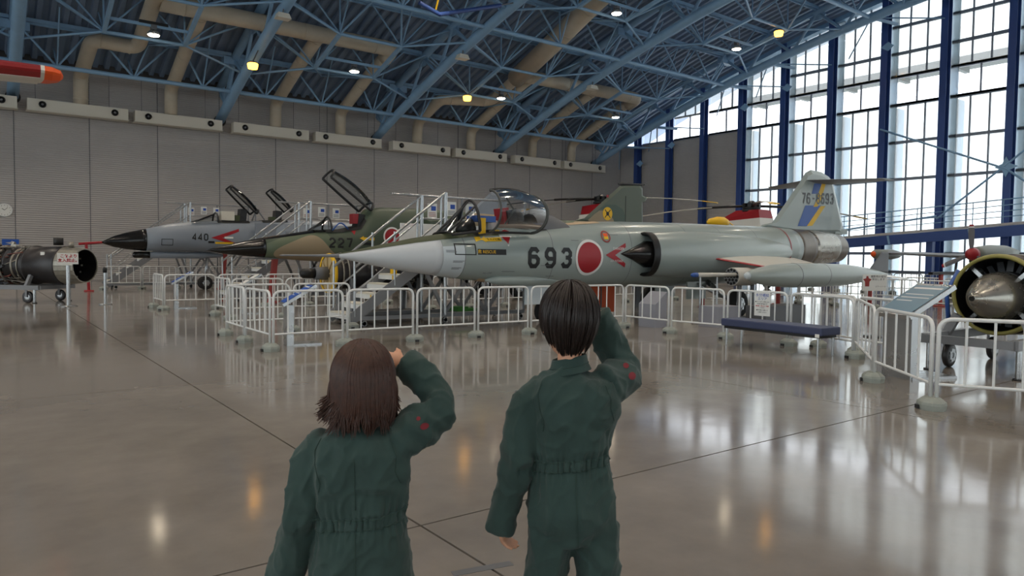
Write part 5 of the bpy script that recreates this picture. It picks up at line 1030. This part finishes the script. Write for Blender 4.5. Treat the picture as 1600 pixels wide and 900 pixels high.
# ================================================================== wing of a hanging red and white aircraft
mat('wing_red', (142, 24, 30), .4)
W = thing('hanging_aircraft', 'red and white hanging aircraft with an orange wing tip by the wall corner', 'aircraft', (-1.6, 15.6, 4.3))
wing_r = [(.0, 0), (.06, .1), (.3, .17), (.6, .12), (1, 0)]
def wr(x, c, dz, up=True): return [(x, -c * .35 + c * a, dz + b * c) for a, b in ((0, 0), (.05, .075), (.3, .13), (.65, .08), (1, .0))]
top = MB(); bot = MB()
secs = [(-1.5, 1.6, .16), (0, 1.5, .2), (1.5, 1.35, .24), (2.62, 1.2, .27)]
top.rings([[Vector((x, -c * .35 + c * a, dz + b * c)) for a, b in ((.13, -.092), (.02, -.03), (0, .0), (.02, .05), (.1, .09), (.3, .13), (.65, .09), (1, .0), (.5, .02))] for x, c, dz in secs], smooth=False); wt = top.build('wing_upper', 'wing_red', W)
bot.rings([[Vector((x, -c * .35 + c * a - .004, dz + b * c)) for a, b in ((.12, -.07), (.13, -.094), (.4, -.105), (.8, -.06), (1, 0), (.5, .0))] for x, c, dz in secs], smooth=False).build('wing_lower', 'heli_white', wt)
c, dz, x = 1.2, .27, 2.62
MB().rings([[Vector((xx, -cc * .35 + cc * a, dz + b * cc)) for a, b in ((0, .0), (.05, .08), (.3, .135), (.7, .08), (1, 0), (.6, -.06), (.2, -.095), (.03, -.03))] for xx, cc in ((2.62, 1.21), (2.68, 1.2))], smooth=False).build('white_band', 'heli_white', wt)
MB().rings([[Vector((xx, -cc * .35 + cc * a, dz + b * cc)) for a, b in ((0, .0), (.05, .08), (.3, .135), (.7, .08), (1, 0), (.6, -.06), (.2, -.095), (.03, -.03))] for xx, cc in ((2.68, 1.2), (2.8, 1.15), (2.93, .85), (2.98, .3))], smooth=False).build('orange_tip', 'orange', wt)
MB().lathe([(0, .06), (.35, .3), (1.6, .5), (3, .52), (6, .2), (6.4, .05)], (-2.6, -2.2, -.1), (0, 1, 0), 20).build('fuselage', 'wing_red', W)
for x in (-1.0, 1.2): rod('hanger_wire', (x, .2, .35), (x, .2, 8.2), .008, 'mid_grey', W, 5)
# ================================================================== the two children, seen from behind, saluting
from mathutils import noise
from mathutils.bvhtree import BVHTree
mat('skin', (214, 160, 130), .5, var=.05, vscale=12)
mat('eye_white', (230, 228, 222), .3); mat('iris', (38, 26, 20), .3); mat('lip', (176, 104, 92), .5)
def cloth_mat():
    m = mat('green_twill', (50, 70, 67), .85, var=.14, vscale=7, spec=.25)
    nt = m.node_tree; b = nt.nodes['Principled BSDF']; tc = nt.nodes.new('ShaderNodeTexCoord')
    w = nt.nodes.new('ShaderNodeTexWave'); w.inputs['Scale'].default_value = 260; w.bands_direction = 'DIAGONAL'; w.inputs['Distortion'].default_value = .6
    n = nt.nodes.new('ShaderNodeTexNoise'); n.inputs['Scale'].default_value = 26; n.inputs['Detail'].default_value = 5
    a = nt.nodes.new('ShaderNodeMath'); a.operation = 'MULTIPLY_ADD'; a.inputs[1].default_value = .08
    nt.links.new(tc.outputs['Object'], w.inputs['Vector']); nt.links.new(tc.outputs['Object'], n.inputs['Vector'])
    nt.links.new(w.outputs['Fac'], a.inputs[0]); nt.links.new(n.outputs[0], a.inputs[2])
    bp = nt.nodes.new('ShaderNodeBump'); bp.inputs['Strength'].default_value = .45; bp.inputs['Distance'].default_value = .006
    nt.links.new(a.outputs[0], bp.inputs['Height']); nt.links.new(bp.outputs[0], b.inputs['Normal'])
    b.inputs['Sheen Weight'].default_value = .15
cloth_mat()
mat('seam_thread', (48, 70, 64), .85); mat('patch_red', (118, 34, 44), .8); mat('shoe_dark', (36, 36, 40), .6)
def hair_mat(name, rgb, rough):
    m = mat(name, rgb, rough, var=.35, vscale=60, spec=.4); return m
hair_mat('hair_black', (34, 25, 23), .42); hair_mat('hair_brown', (66, 42, 34), .42)

def oval(c, rx, ry, n=20, tilt=0.0, q=2.0):
    f = lambda v: math.copysign(abs(v) ** (2 / q), v)
    return [Vector((c[0] + rx * f(math.cos(2 * PI * k / n)), c[1] + ry * f(math.sin(2 * PI * k / n)), c[2] + tilt * rx * math.cos(2 * PI * k / n))) for k in range(n)]
def limb(mb, pts, rr, n=14):
    path = []; rad = []
    P = [Vector(p) for p in pts]
    for i in range(len(P) - 1):
        for s in range(6):
            t = s / 6; a = P[max(i - 1, 0)]; b, c = P[i], P[i + 1]; d = P[min(i + 2, len(P) - 1)]
            path.append(.5 * ((2 * b) + (c - a) * t + (2 * a - 5 * b + 4 * c - d) * t * t + (3 * b - a - 3 * c + d) * t ** 3)); rad.append(rr[i] + (rr[i + 1] - rr[i]) * t)
    path.append(P[-1]); rad.append(rr[-1]); mb.tube(path, rad, n); return mb
def remeshed(mb, voxel, smooth=4):
    me = bpy.data.meshes.new('tmp'); me.from_pydata(mb.v, [], mb.f); o = bpy.data.objects.new('tmp', me); COL.objects.link(o)
    bm = bmesh.new(); bm.from_mesh(me); bmesh.ops.recalc_face_normals(bm, faces=bm.faces); bm.to_mesh(me); bm.free()
    r = o.modifiers.new('r', 'REMESH'); r.mode = 'VOXEL'; r.voxel_size = voxel; r.use_smooth_shade = True
    s = o.modifiers.new('s', 'SMOOTH'); s.factor = .5; s.iterations = smooth
    dg = bpy.context.evaluated_depsgraph_get(); dg.update(); ev = o.evaluated_get(dg); out = bpy.data.meshes.new_from_object(ev)
    bpy.data.objects.remove(o); return out
def hand(mb, wrist, d, side, nrm, s=1.0, curl=.5):
    """palm and five fingers; d along the fingers, side towards the thumb, nrm out of the palm"""
    w, d, side, nrm = Vector(wrist), Vector(d).normalized(), Vector(side).normalized(), Vector(nrm).normalized()
    side = (side - d * side.dot(d)).normalized(); nrm = d.cross(side) * (1 if d.cross(side).dot(nrm) > 0 else -1)
    def ring(t, hw, ht): return [w + d * t * s + side * hw * s * math.cos(2 * PI * k / 12) + nrm * ht * s * math.sin(2 * PI * k / 12) for k in range(12)]
    mb.rings([ring(-.03, .02, .017), ring(0, .021, .016), ring(.02, .027, .014), ring(.05, .031, .013), ring(.068, .029, .011)])
    for j, L in enumerate((.052, .06, .056, .044)):
        b = w + d * .06 * s + side * (.0225 - .015 * j) * s; p = [b]; dir_ = d.copy(); seg = (L * .45, L * .3, L * .25)
        for q in seg:
            dir_ = (dir_ + nrm * curl).normalized(); p.append(p[-1] + dir_ * q * s)
        mb.tube([b - d * .012 * s] + p, [.0078 * s, .0078 * s, .0072 * s, .0066 * s, .0052 * s], 8)
    b = w + d * .018 * s + side * .022 * s; t1 = (side * .8 + d * .6 + nrm * .25).normalized(); t2 = (side * .35 + d * .85 + nrm * .45).normalized()
    mb.tube([b - t1 * .012 * s, b, b + t1 * .024 * s, b + t1 * .024 * s + t2 * .022 * s], [.0095 * s, .0095 * s, .0085 * s, .0062 * s], 8)
def head_rings(mb, c, s):
    """c: centre of the head, s: half height; face towards +y"""
    for rows in ([(-1.0, .30, .28, .34), (-.85, .45, .5, .2), (-.6, .58, .74, .08), (-.3, .66, .86, .02), (0, .7, .92, 0), (.3, .7, .93, -.02), (.6, .6, .8, -.04), (.85, .38, .52, -.05), (.97, .17, .25, -.05), (1.0, .03, .04, -.05)],):
        mb.rings([[Vector((c[0] + rx * s * math.cos(2 * PI * k / 24), c[1] + (dy + ry * math.sin(2 * PI * k / 24)) * s, c[2] + z * s)) for k in range(24)] for z, rx, ry, dy in rows])
    mb.rings([[Vector((c[0] + w * s * math.cos(2 * PI * k / 8), c[1] + (y + w * .5 * math.sin(2 * PI * k / 8)) * s, c[2] + z * s)) for k in range(8)] for z, w, y in ((-.4, .12, .86), (-.3, .16, .98), (-.12, .1, .94), (.1, .07, .88))])      # nose
    for sg in (-1, 1): mb.ball((c[0] + sg * .71 * s, c[1] - .02 * s, c[2] - .12 * s), .24 * s, 10, (.35, .7, 1.1))       # ears
    mb.rings([[Vector((c[0] + w * s * math.cos(2 * PI * k / 10), c[1] + (.82 + .06 * math.sin(2 * PI * k / 10)) * s, c[2] + z * s)) for k in range(10)] for z, w in ((-.66, .2), (-.6, .24), (-.54, .2))])                                       # lips
def person(cfg):
    fw, rt = Vector((.6, .8, 0)), Vector((.8, -.6, 0)); loc = rt * cfg['x'] + fw * cfg['D']
    hc, hs = Vector(cfg['head']), cfg['hs']
    # --- body: one continuous mesh
    mb = MB(); head_rings(mb, hc, hs)
    mb.rings([oval((hc.x * .9, -.012, hc.z - hs * 1.35), .036, .038), oval((hc.x, -.008, hc.z - hs * .9), .035, .04), oval((hc.x, 0, hc.z - hs * .55), .04, .045)])
    T = cfg['torso']; mb.rings([oval((c[0], c[1], c[2]), c[3] * .7, c[4] * .7) for c in T])
    for side in ('L', 'R'):
        limb(mb, cfg['arm' + side], [r * .48 for r in cfg['armr' + side]], 12); limb(mb, cfg['leg' + side], [r * .68 for r in cfg['legr']], 12)
        f = Vector(cfg['leg' + side][-1]); mb.rings([oval((f.x, f.y + y, .035), .03, .01 + r, 12) for y, r in ((-.05, .0), (0, .02))]) if False else None
    for h in cfg['hands']: hand(mb, *h)
    body = bpy.data.objects.new('person', remeshed(mb, .0048, 3)); COL.objects.link(body); body.data.materials.append(M('skin'))
    body.location = loc; body.rotation_euler = (0, 0, math.atan2(-.6, .8)); tag(body, cfg['label'], 'person', 'two children saluting')
    for sg in (-1, 1):
        e = MB().ball((hc.x + sg * .3 * hs, hc.y + .8 * hs, hc.z + .02 * hs), .11 * hs, 10).build('eye', 'eye_white', body); MB().ball((hc.x + sg * .3 * hs, hc.y + .88 * hs, hc.z + .02 * hs), .055 * hs, 8).build('iris', 'iris', e)
        f = Vector(cfg['legL' if sg < 0 else 'legR'][-1]); MB().rings([oval((f.x, f.y + .04, z), w, l, 16) for z, w, l in ((0, .04, .1), (.03, .043, .105), (.06, .036, .09), (.09, .03, .04))]).build('shoe', 'shoe_dark', body)
    MB().ball((hc.x, hc.y + .86 * hs, hc.z - .6 * hs), .16 * hs, 10, (1, .25, .35)).build('mouth', 'lip', body)
    # --- coverall
    mb = MB(); mb.rings([oval(c[:3], c[3], c[4], 24, c[5] if len(c) > 5 else 0, 2.3) for c in T])
    for side in ('L', 'R'):
        limb(mb, cfg['sleeve' + side], cfg['armr' + side], 16); limb(mb, cfg['trouser' + side], cfg['legr'], 16)
    me = remeshed(mb, .0058, 5); n = len(me.vertices); nb = [v.normal.copy() for v in me.vertices]; zb = cfg['belt']; bt = cfg['tilt']
    for v, nr in zip(me.vertices, nb):
        p = v.co; zz = p.z - zb - bt * p.x; d = 0
        fold = noise.noise(Vector((p.x * 11 + 3, p.y * 11, p.z * 4.2 + cfg['seed']))); d += .0085 * (1 - 2.6 * abs(fold) ** .8)
        d += .0055 * (1 - 2 * abs(noise.noise(Vector((p.x * 17 - p.z * 13 + 5, p.y * 15, p.z * 8 + p.x * 12 - cfg['seed']))))) ** 3
        d += .0035 * noise.noise(Vector((p.x * 26 + p.z * 15, p.y * 26, p.z * 9 - p.x * 20 + cfg['seed'])))
        ang = math.atan2(p.y, p.x - cfg['head'][0] * .2)
        if abs(p.x) < .16: d += .0035 * math.exp(-(zz / .055) ** 2) * math.sin(ang * 34 + 2 * noise.noise(p * 30)) - .006 * math.exp(-((zz) / .022) ** 2)
        for c, rad, fr, am in cfg['creases']:
            q = (p - Vector(c)).length; d += am * math.exp(-(q / rad) ** 2) * math.sin(fr * (p.z + .55 * p.x + .25 * p.y) + 3 * noise.noise(p * 14))
        v.co = p + nr * d
    suit = bpy.data.objects.new('coverall', me); COL.objects.link(suit); suit.parent = body; me.materials.append(M('green_twill'))
    bv = BVHTree.FromPolygons([v.co.copy() for v in me.vertices], [tuple(p.vertices) for p in me.polygons])
    def back(x, z, off=.0015, frm=-1):
        h = bv.ray_cast(Vector((x, frm, z)), Vector((0, -frm, 0)))
        return h[0] + h[1] * off if h[0] is not None else None
    def seam(pts, r=.0011, name='seam'):
        out = []
        for a, b in zip(pts, pts[1:]):
            for k in range(8):
                t = k / 8; q = back(a[0] + (b[0] - a[0]) * t, a[1] + (b[1] - a[1]) * t)
                if q is not None and (not out or (q - out[-1]).length < .06): out.append(q)
        if len(out) > 3: MB().tube(out, r, 6).build(name, 'seam_thread', suit)
    for s in cfg['seams']: seam(s)
    # waistband: gathered strip following the cloth
    for half, frm in (('back', -1), ('front', 1)):
        rows = []
        xs_ = [cfg['bx'][0] + (cfg['bx'][1] - cfg['bx'][0]) * k / 60 for k in range(61)]
        for dz in (-.0175, -.014, 0, .014, .0175):
            row = []
            for k, x in enumerate(xs_):
                q = back(x, zb + dz + bt * x, .0045 + .0022 * math.sin(k * 1.9 + 1.3 * math.sin(k * .7)) - (.004 if abs(dz) > .015 else 0), frm)
                row.append(q if q is not None else (row[-1] if row else Vector((x, 0, zb))))
            rows.append(row)
        MB().rings(rows, closed=False, cap=False).build('waistband', 'green_twill', suit)
        if half == 'back': MB().tube(rows[1], .0012, 5).tube(rows[3], .0012, 5).build('stitch_line', 'seam_thread', suit)
    # collar
    c0 = Vector(cfg['collar']); rs = []
    for z, r, o in ((-.012, .066, 0), (.008, .056, 0), (.03, .051, .0), (.034, .049, 0), (.03, .046, 0), (.0, .046, 0)): rs.append([Vector((c0.x + r * math.cos(a), c0.y + r * .95 * math.sin(a), c0.z + z * cfg['ch'] + .006 * math.sin(a + 2) + cfg['ctilt'] * r * math.cos(a))) for a in [2 * PI * k / 36 for k in range(36)]])
    MB().rings(rs, cap=False).build('collar', 'green_twill', suit)
    if cfg['ch'] > .5: MB().tube([p + (p - c0).normalized() * .001 for p in rs[1] + rs[1][:1]], .0012, 5).build('stitch_line', 'seam_thread', suit)
    # sleeve hems
    for side in ('L', 'R'):
        p = [Vector(q) for q in cfg['sleeve' + side][-2:]]; r = cfg['armr' + side][-1]; d = (p[1] - p[0]).normalized()
        MB().lathe([(-.02, r * 1.02), (-.002, r * 1.06), (.003, r * 1.03), (-.004, r * .85)], p[1], d, 20, cap=False).build('cuff', 'green_twill', suit)
    # red sewn patch on the raised sleeve
    for i, (px_, pz, rr) in enumerate(cfg['patch']):
        g = []
        for j in range(5): g.append([back(px_ + rr * (j / 4) * math.cos(2 * PI * k / 12), pz + rr * .8 * (j / 4) * math.sin(2 * PI * k / 12), .0016) for k in range(12)])
        if all(q is not None for r_ in g for q in r_): MB().rings(g, cap=False).build('sewn_patch', 'patch_red', suit)
    cfg['hair'](body, hc, hs)
    return body
def strands(parent, paths, m, r=.0042, kind='hair'):
    mb = MB()
    for p in paths:
        n = len(p); mb.tube(p, [r * (.55 + .45 * min(1, i / 2)) * (1 if i < n - 4 else (n - i) / 5) for i in range(n)], 4, cap=False)
    return mb.build('hair', m, parent)
def hair_boy(body, hc, hs):
    rnd = random.Random(4); R = Vector((.80 * hs, 1.0 * hs, .98 * hs)); paths = []; c = hc + Vector((0, -.03 * hs, .09 * hs))
    def P(th, ph, k): return c + Vector((R.x * k * math.sin(th) * math.cos(ph), R.y * k * math.sin(th) * math.sin(ph), R.z * k * math.cos(th)))
    def limit(ph):
        b = (1 - math.sin(ph)) / 2                       # 1 at the back, 0 at the brow
        return math.radians(82 + 56 * b ** 1.1)
    cap = [[P(limit(2 * PI * k / 30) * .93 * i / 12, 2 * PI * k / 30, .97) for k in range(30)] for i in range(1, 13)]
    base = MB().rings(cap, closed=True, cap=True).build('hair', 'hair_black', body)
    cl = [(rnd.uniform(0, 2 * PI), rnd.uniform(.93, 1.1), rnd.uniform(-.1, .12), rnd.uniform(1.0, 1.06)) for q in range(190)]
    for q in range(2200):
        ph0, le, sw0, kc = cl[q % 190]; ph = ph0 + rnd.gauss(0, .06); t0 = rnd.uniform(0, .62); lm = limit(ph) * le * rnd.uniform(.95, 1.04); k0 = kc + rnd.uniform(-.02, .02); p = []
        if rnd.random() < .3: lm *= rnd.uniform(.62, .9); k0 += .035       # upper layer
        for i in range(9):
            t = t0 + (1 - t0) * i / 8; th = lm * t; k = k0 + .02 * math.sin(2.6 * th) * (1 if t0 < .5 else .5)
            q_ = max(0, th - 1.6) if math.sin(ph) < .2 else 0; k -= .1 * q_
            p.append(P(th, ph + (sw0 + .16) * (1 - t) + (ph0 - ph) * t * .6, k) - Vector((0, 0, .026 * q_)))
        paths.append(p)
    strands(base, paths, 'hair_black', .0034).name = 'hair_strands'
def hair_girl(body, hc, hs):
    rnd = random.Random(11); R = Vector((.80 * hs, .98 * hs, .98 * hs)); c = hc + Vector((0, -.02 * hs, .08 * hs)); paths = []; zend = hc.z - hs * .96
    def P(th, ph, k): return c + Vector((R.x * k * math.sin(th) * math.cos(ph), R.y * k * math.sin(th) * math.sin(ph), R.z * k * math.cos(th)))
    def path(ph, t0, k0, flip, end, wave=0.0):
        p = []; front = math.sin(ph) > .55
        for i in range(7):
            t = t0 + (1 - t0) * i / 6; p.append(P(math.radians(94 if not front else 78) * t, ph, k0))
        if front: return p
        top = p[-1]; d = Vector((math.cos(ph), math.sin(ph), 0))
        for i in range(1, 9):
            t = i / 8; z = top.z + (end - top.z) * t; out = .016 * math.sin(t * 2.2) * (1 if d.y > -.3 else .5) - .016 * t + flip * max(0, t - .6) ** 1.6 * 2.6
            sd = .006 * math.sin(5 * t + wave) * t
            p.append(Vector((top.x + d.x * out - d.y * sd, top.y + d.y * out * .8 + d.x * sd, z + max(0, t - .8) * abs(flip) * .25)))
        return p
    ring_n = 40; rows = []
    for i in range(14):
        row = []
        for k in range(ring_n):
            ph = 2 * PI * k / ring_n; q = path(ph, .02, .965, .0, zend + .03)
            row.append(q[min(i, len(q) - 1)])
        rows.append(row)
    base = MB().rings(rows, cap=False).build('hair', 'hair_brown', body)
    cl = [(rnd.uniform(0, 2 * PI), rnd.uniform(-.055, .03), rnd.uniform(-.03, .03), rnd.uniform(0, 6), rnd.uniform(.985, 1.045)) for q in range(190)]
    for q in range(2400):
        ph0, fl, ze, wv, kc = cl[q % 190]; ph = ph0 + rnd.gauss(0, .075)
        side = max(0, -math.cos(ph) - .35)
        paths.append(path(ph, rnd.uniform(.02, .6), kc + rnd.uniform(-.012, .012), fl + rnd.uniform(-.012, .012) + .075 * side, zend + ze + rnd.uniform(-.02, .02), wv))
    strands(base, paths, 'hair_brown', .0033).name = 'hair_strands'

BOY = dict(x=.185, D=2.1, label='taller child with short black hair in a green coverall saluting with the bent arm', seed=1.7, head=(-.015, .012, 1.212), hs=.104,
    torso=[(.004, .01, .575, .105, .08), (.0, .005, .62, .13, .1), (-.004, .0, .66, .128, .102), (-.004, 0, .74, .116, .092), (-.003, 0, .812, .107, .082, .12), (.002, -.004, .87, .113, .086), (.006, -.008, .95, .128, .09), (.0, -.008, 1.0, .136, .086), (-.006, -.006, 1.035, .115, .072), (-.012, 0, 1.062, .062, .055), (-.015, 0, 1.08, .046, .046)],
    armL=[(-.1, 0, 1.0), (-.14, 0, .92), (-.168, -.01, .79), (-.215, .02, .61)], sleeveL=[(-.085, 0, 1.012), (-.132, 0, .955), (-.163, -.012, .80), (-.215, .02, .588)], armrL=[.05, .055, .05, .041],
    armR=[(.09, 0, 1.02), (.135, .09, 1.04), (.158, .18, 1.055), (.115, .165, 1.14), (.07, .135, 1.23)], sleeveR=[(.085, -.005, 1.015), (.138, .06, 1.03), (.163, .15, 1.05), (.125, .16, 1.13), (.078, .14, 1.222)], armrR=[.058, .058, .05, .047, .04],
    legL=[(-.066, 0, .55), (-.068, .0, .42), (-.07, .01, .25), (-.072, 0, .06)], legR=[(.074, 0, .55), (.078, 0, .42), (.08, .01, .25), (.082, 0, .06)], trouserL=[(-.06, 0, .62), (-.073, 0, .46), (-.076, .005, .25), (-.08, 0, .05)], trouserR=[(.066, 0, .62), (.079, 0, .46), (.084, .005, .25), (.09, 0, .05)], legr=[.074, .063, .06, .058],
    hands=[((-.212, .022, .605), (.25, .15, -.95), (.3, .9, .1), (.95, -.1, .2), .88, .62), ((.072, .135, 1.228), (-.85, .12, .42), (.2, .5, .8), (-.3, .3, -.8), .88, .06)],
    belt=.808, tilt=.12, bx=(-.118, .108), collar=(-.015, 0, 1.075), ch=1.0, ctilt=.1, patch=[(.172, 1.052, .012), (.158, 1.078, .009)],
    creases=[((.13, .02, 1.02), .07, 95, .006), ((.15, .13, 1.07), .06, 120, .006), ((-.15, -.02, .82), .08, 90, .004), ((.06, -.09, .56), .09, 70, .005), ((.07, -.08, .87), .07, 80, .004)],
    seams=[[(-.098, 1.04), (-.108, 1.01), (-.102, .97), (-.09, .93), (-.092, .9)], [(.085, 1.035), (.098, 1.0), (.1, .97), (.112, .93)], [(.0, .785), (.004, .7), (.01, .6), (.015, .54)]], hair=hair_boy)
GIRL = dict(x=-.405, D=1.95, label='smaller child with brown shoulder length hair in a green coverall saluting', seed=8.3, head=(.0, .012, 1.058), hs=.102,
    torso=[(.0, .01, .43, .118, .085), (-.004, .005, .49, .138, .1), (-.006, .0, .55, .137, .1), (-.004, 0, .62, .125, .092), (-.001, 0, .69, .118, .085, .1), (.0, -.004, .75, .122, .088), (.0, -.008, .82, .13, .09), (-.002, -.008, .87, .135, .086), (-.004, -.006, .905, .112, .07), (.0, 0, .93, .06, .052), (.0, 0, .945, .045, .045)],
    armL=[(-.1, 0, .875), (-.135, 0, .8), (-.17, -.01, .66), (-.235, .02, .47)], sleeveL=[(-.085, 0, .885), (-.13, 0, .83), (-.165, -.012, .68), (-.232, .02, .465)], armrL=[.05, .056, .054, .046],
    armR=[(.09, 0, .895), (.15, .04, .93), (.2, .09, .97), (.145, .11, 1.04), (.095, .125, 1.085)], sleeveR=[(.085, -.003, .89), (.148, .03, .925), (.2, .08, .97), (.15, .11, 1.042), (.095, .125, 1.087)], armrR=[.058, .056, .049, .046, .039],
    legL=[(-.07, 0, .45), (-.072, .0, .34), (-.072, .01, .2), (-.072, 0, .06)], legR=[(.07, 0, .45), (.075, 0, .34), (.076, .01, .2), (.078, 0, .06)], trouserL=[(-.07, 0, .48), (-.072, 0, .36), (-.072, .005, .2), (-.072, 0, .05)], trouserR=[(.068, 0, .48), (.074, 0, .36), (.076, .005, .2), (.078, 0, .05)], legr=[.082, .07, .06, .058],
    hands=[((-.238, .022, .47), (.15, .15, -.97), (.3, .9, .1), (.95, -.1, .2), .82, .4), ((.092, .128, 1.09), (-.8, .22, .12), (.15, .4, .9), (-.3, .3, -.8), .8, .05)],
    belt=.688, tilt=.1, bx=(-.124, .124), collar=(0, 0, .94), ch=.75, ctilt=.0, patch=[(.172, .938, .011), (.155, .957, .006)],
    creases=[((.13, .0, .9), .07, 95, .006), ((.19, .07, .98), .06, 120, .006), ((-.15, -.02, .7), .08, 90, .004), ((.06, -.09, .5), .09, 70, .004), ((.08, -.08, .76), .07, 80, .004)],
    seams=[[(-.098, .91), (-.112, .88), (-.106, .84), (-.094, .8), (-.098, .77)], [(.085, .91), (.104, .87), (.102, .83), (.116, .79)], [(.0, .665), (.002, .58), (.004, .5), (.006, .43)], [(.0, .87), (.0, .8), (.0, .72)]], hair=hair_girl)
person(BOY); person(GIRL)
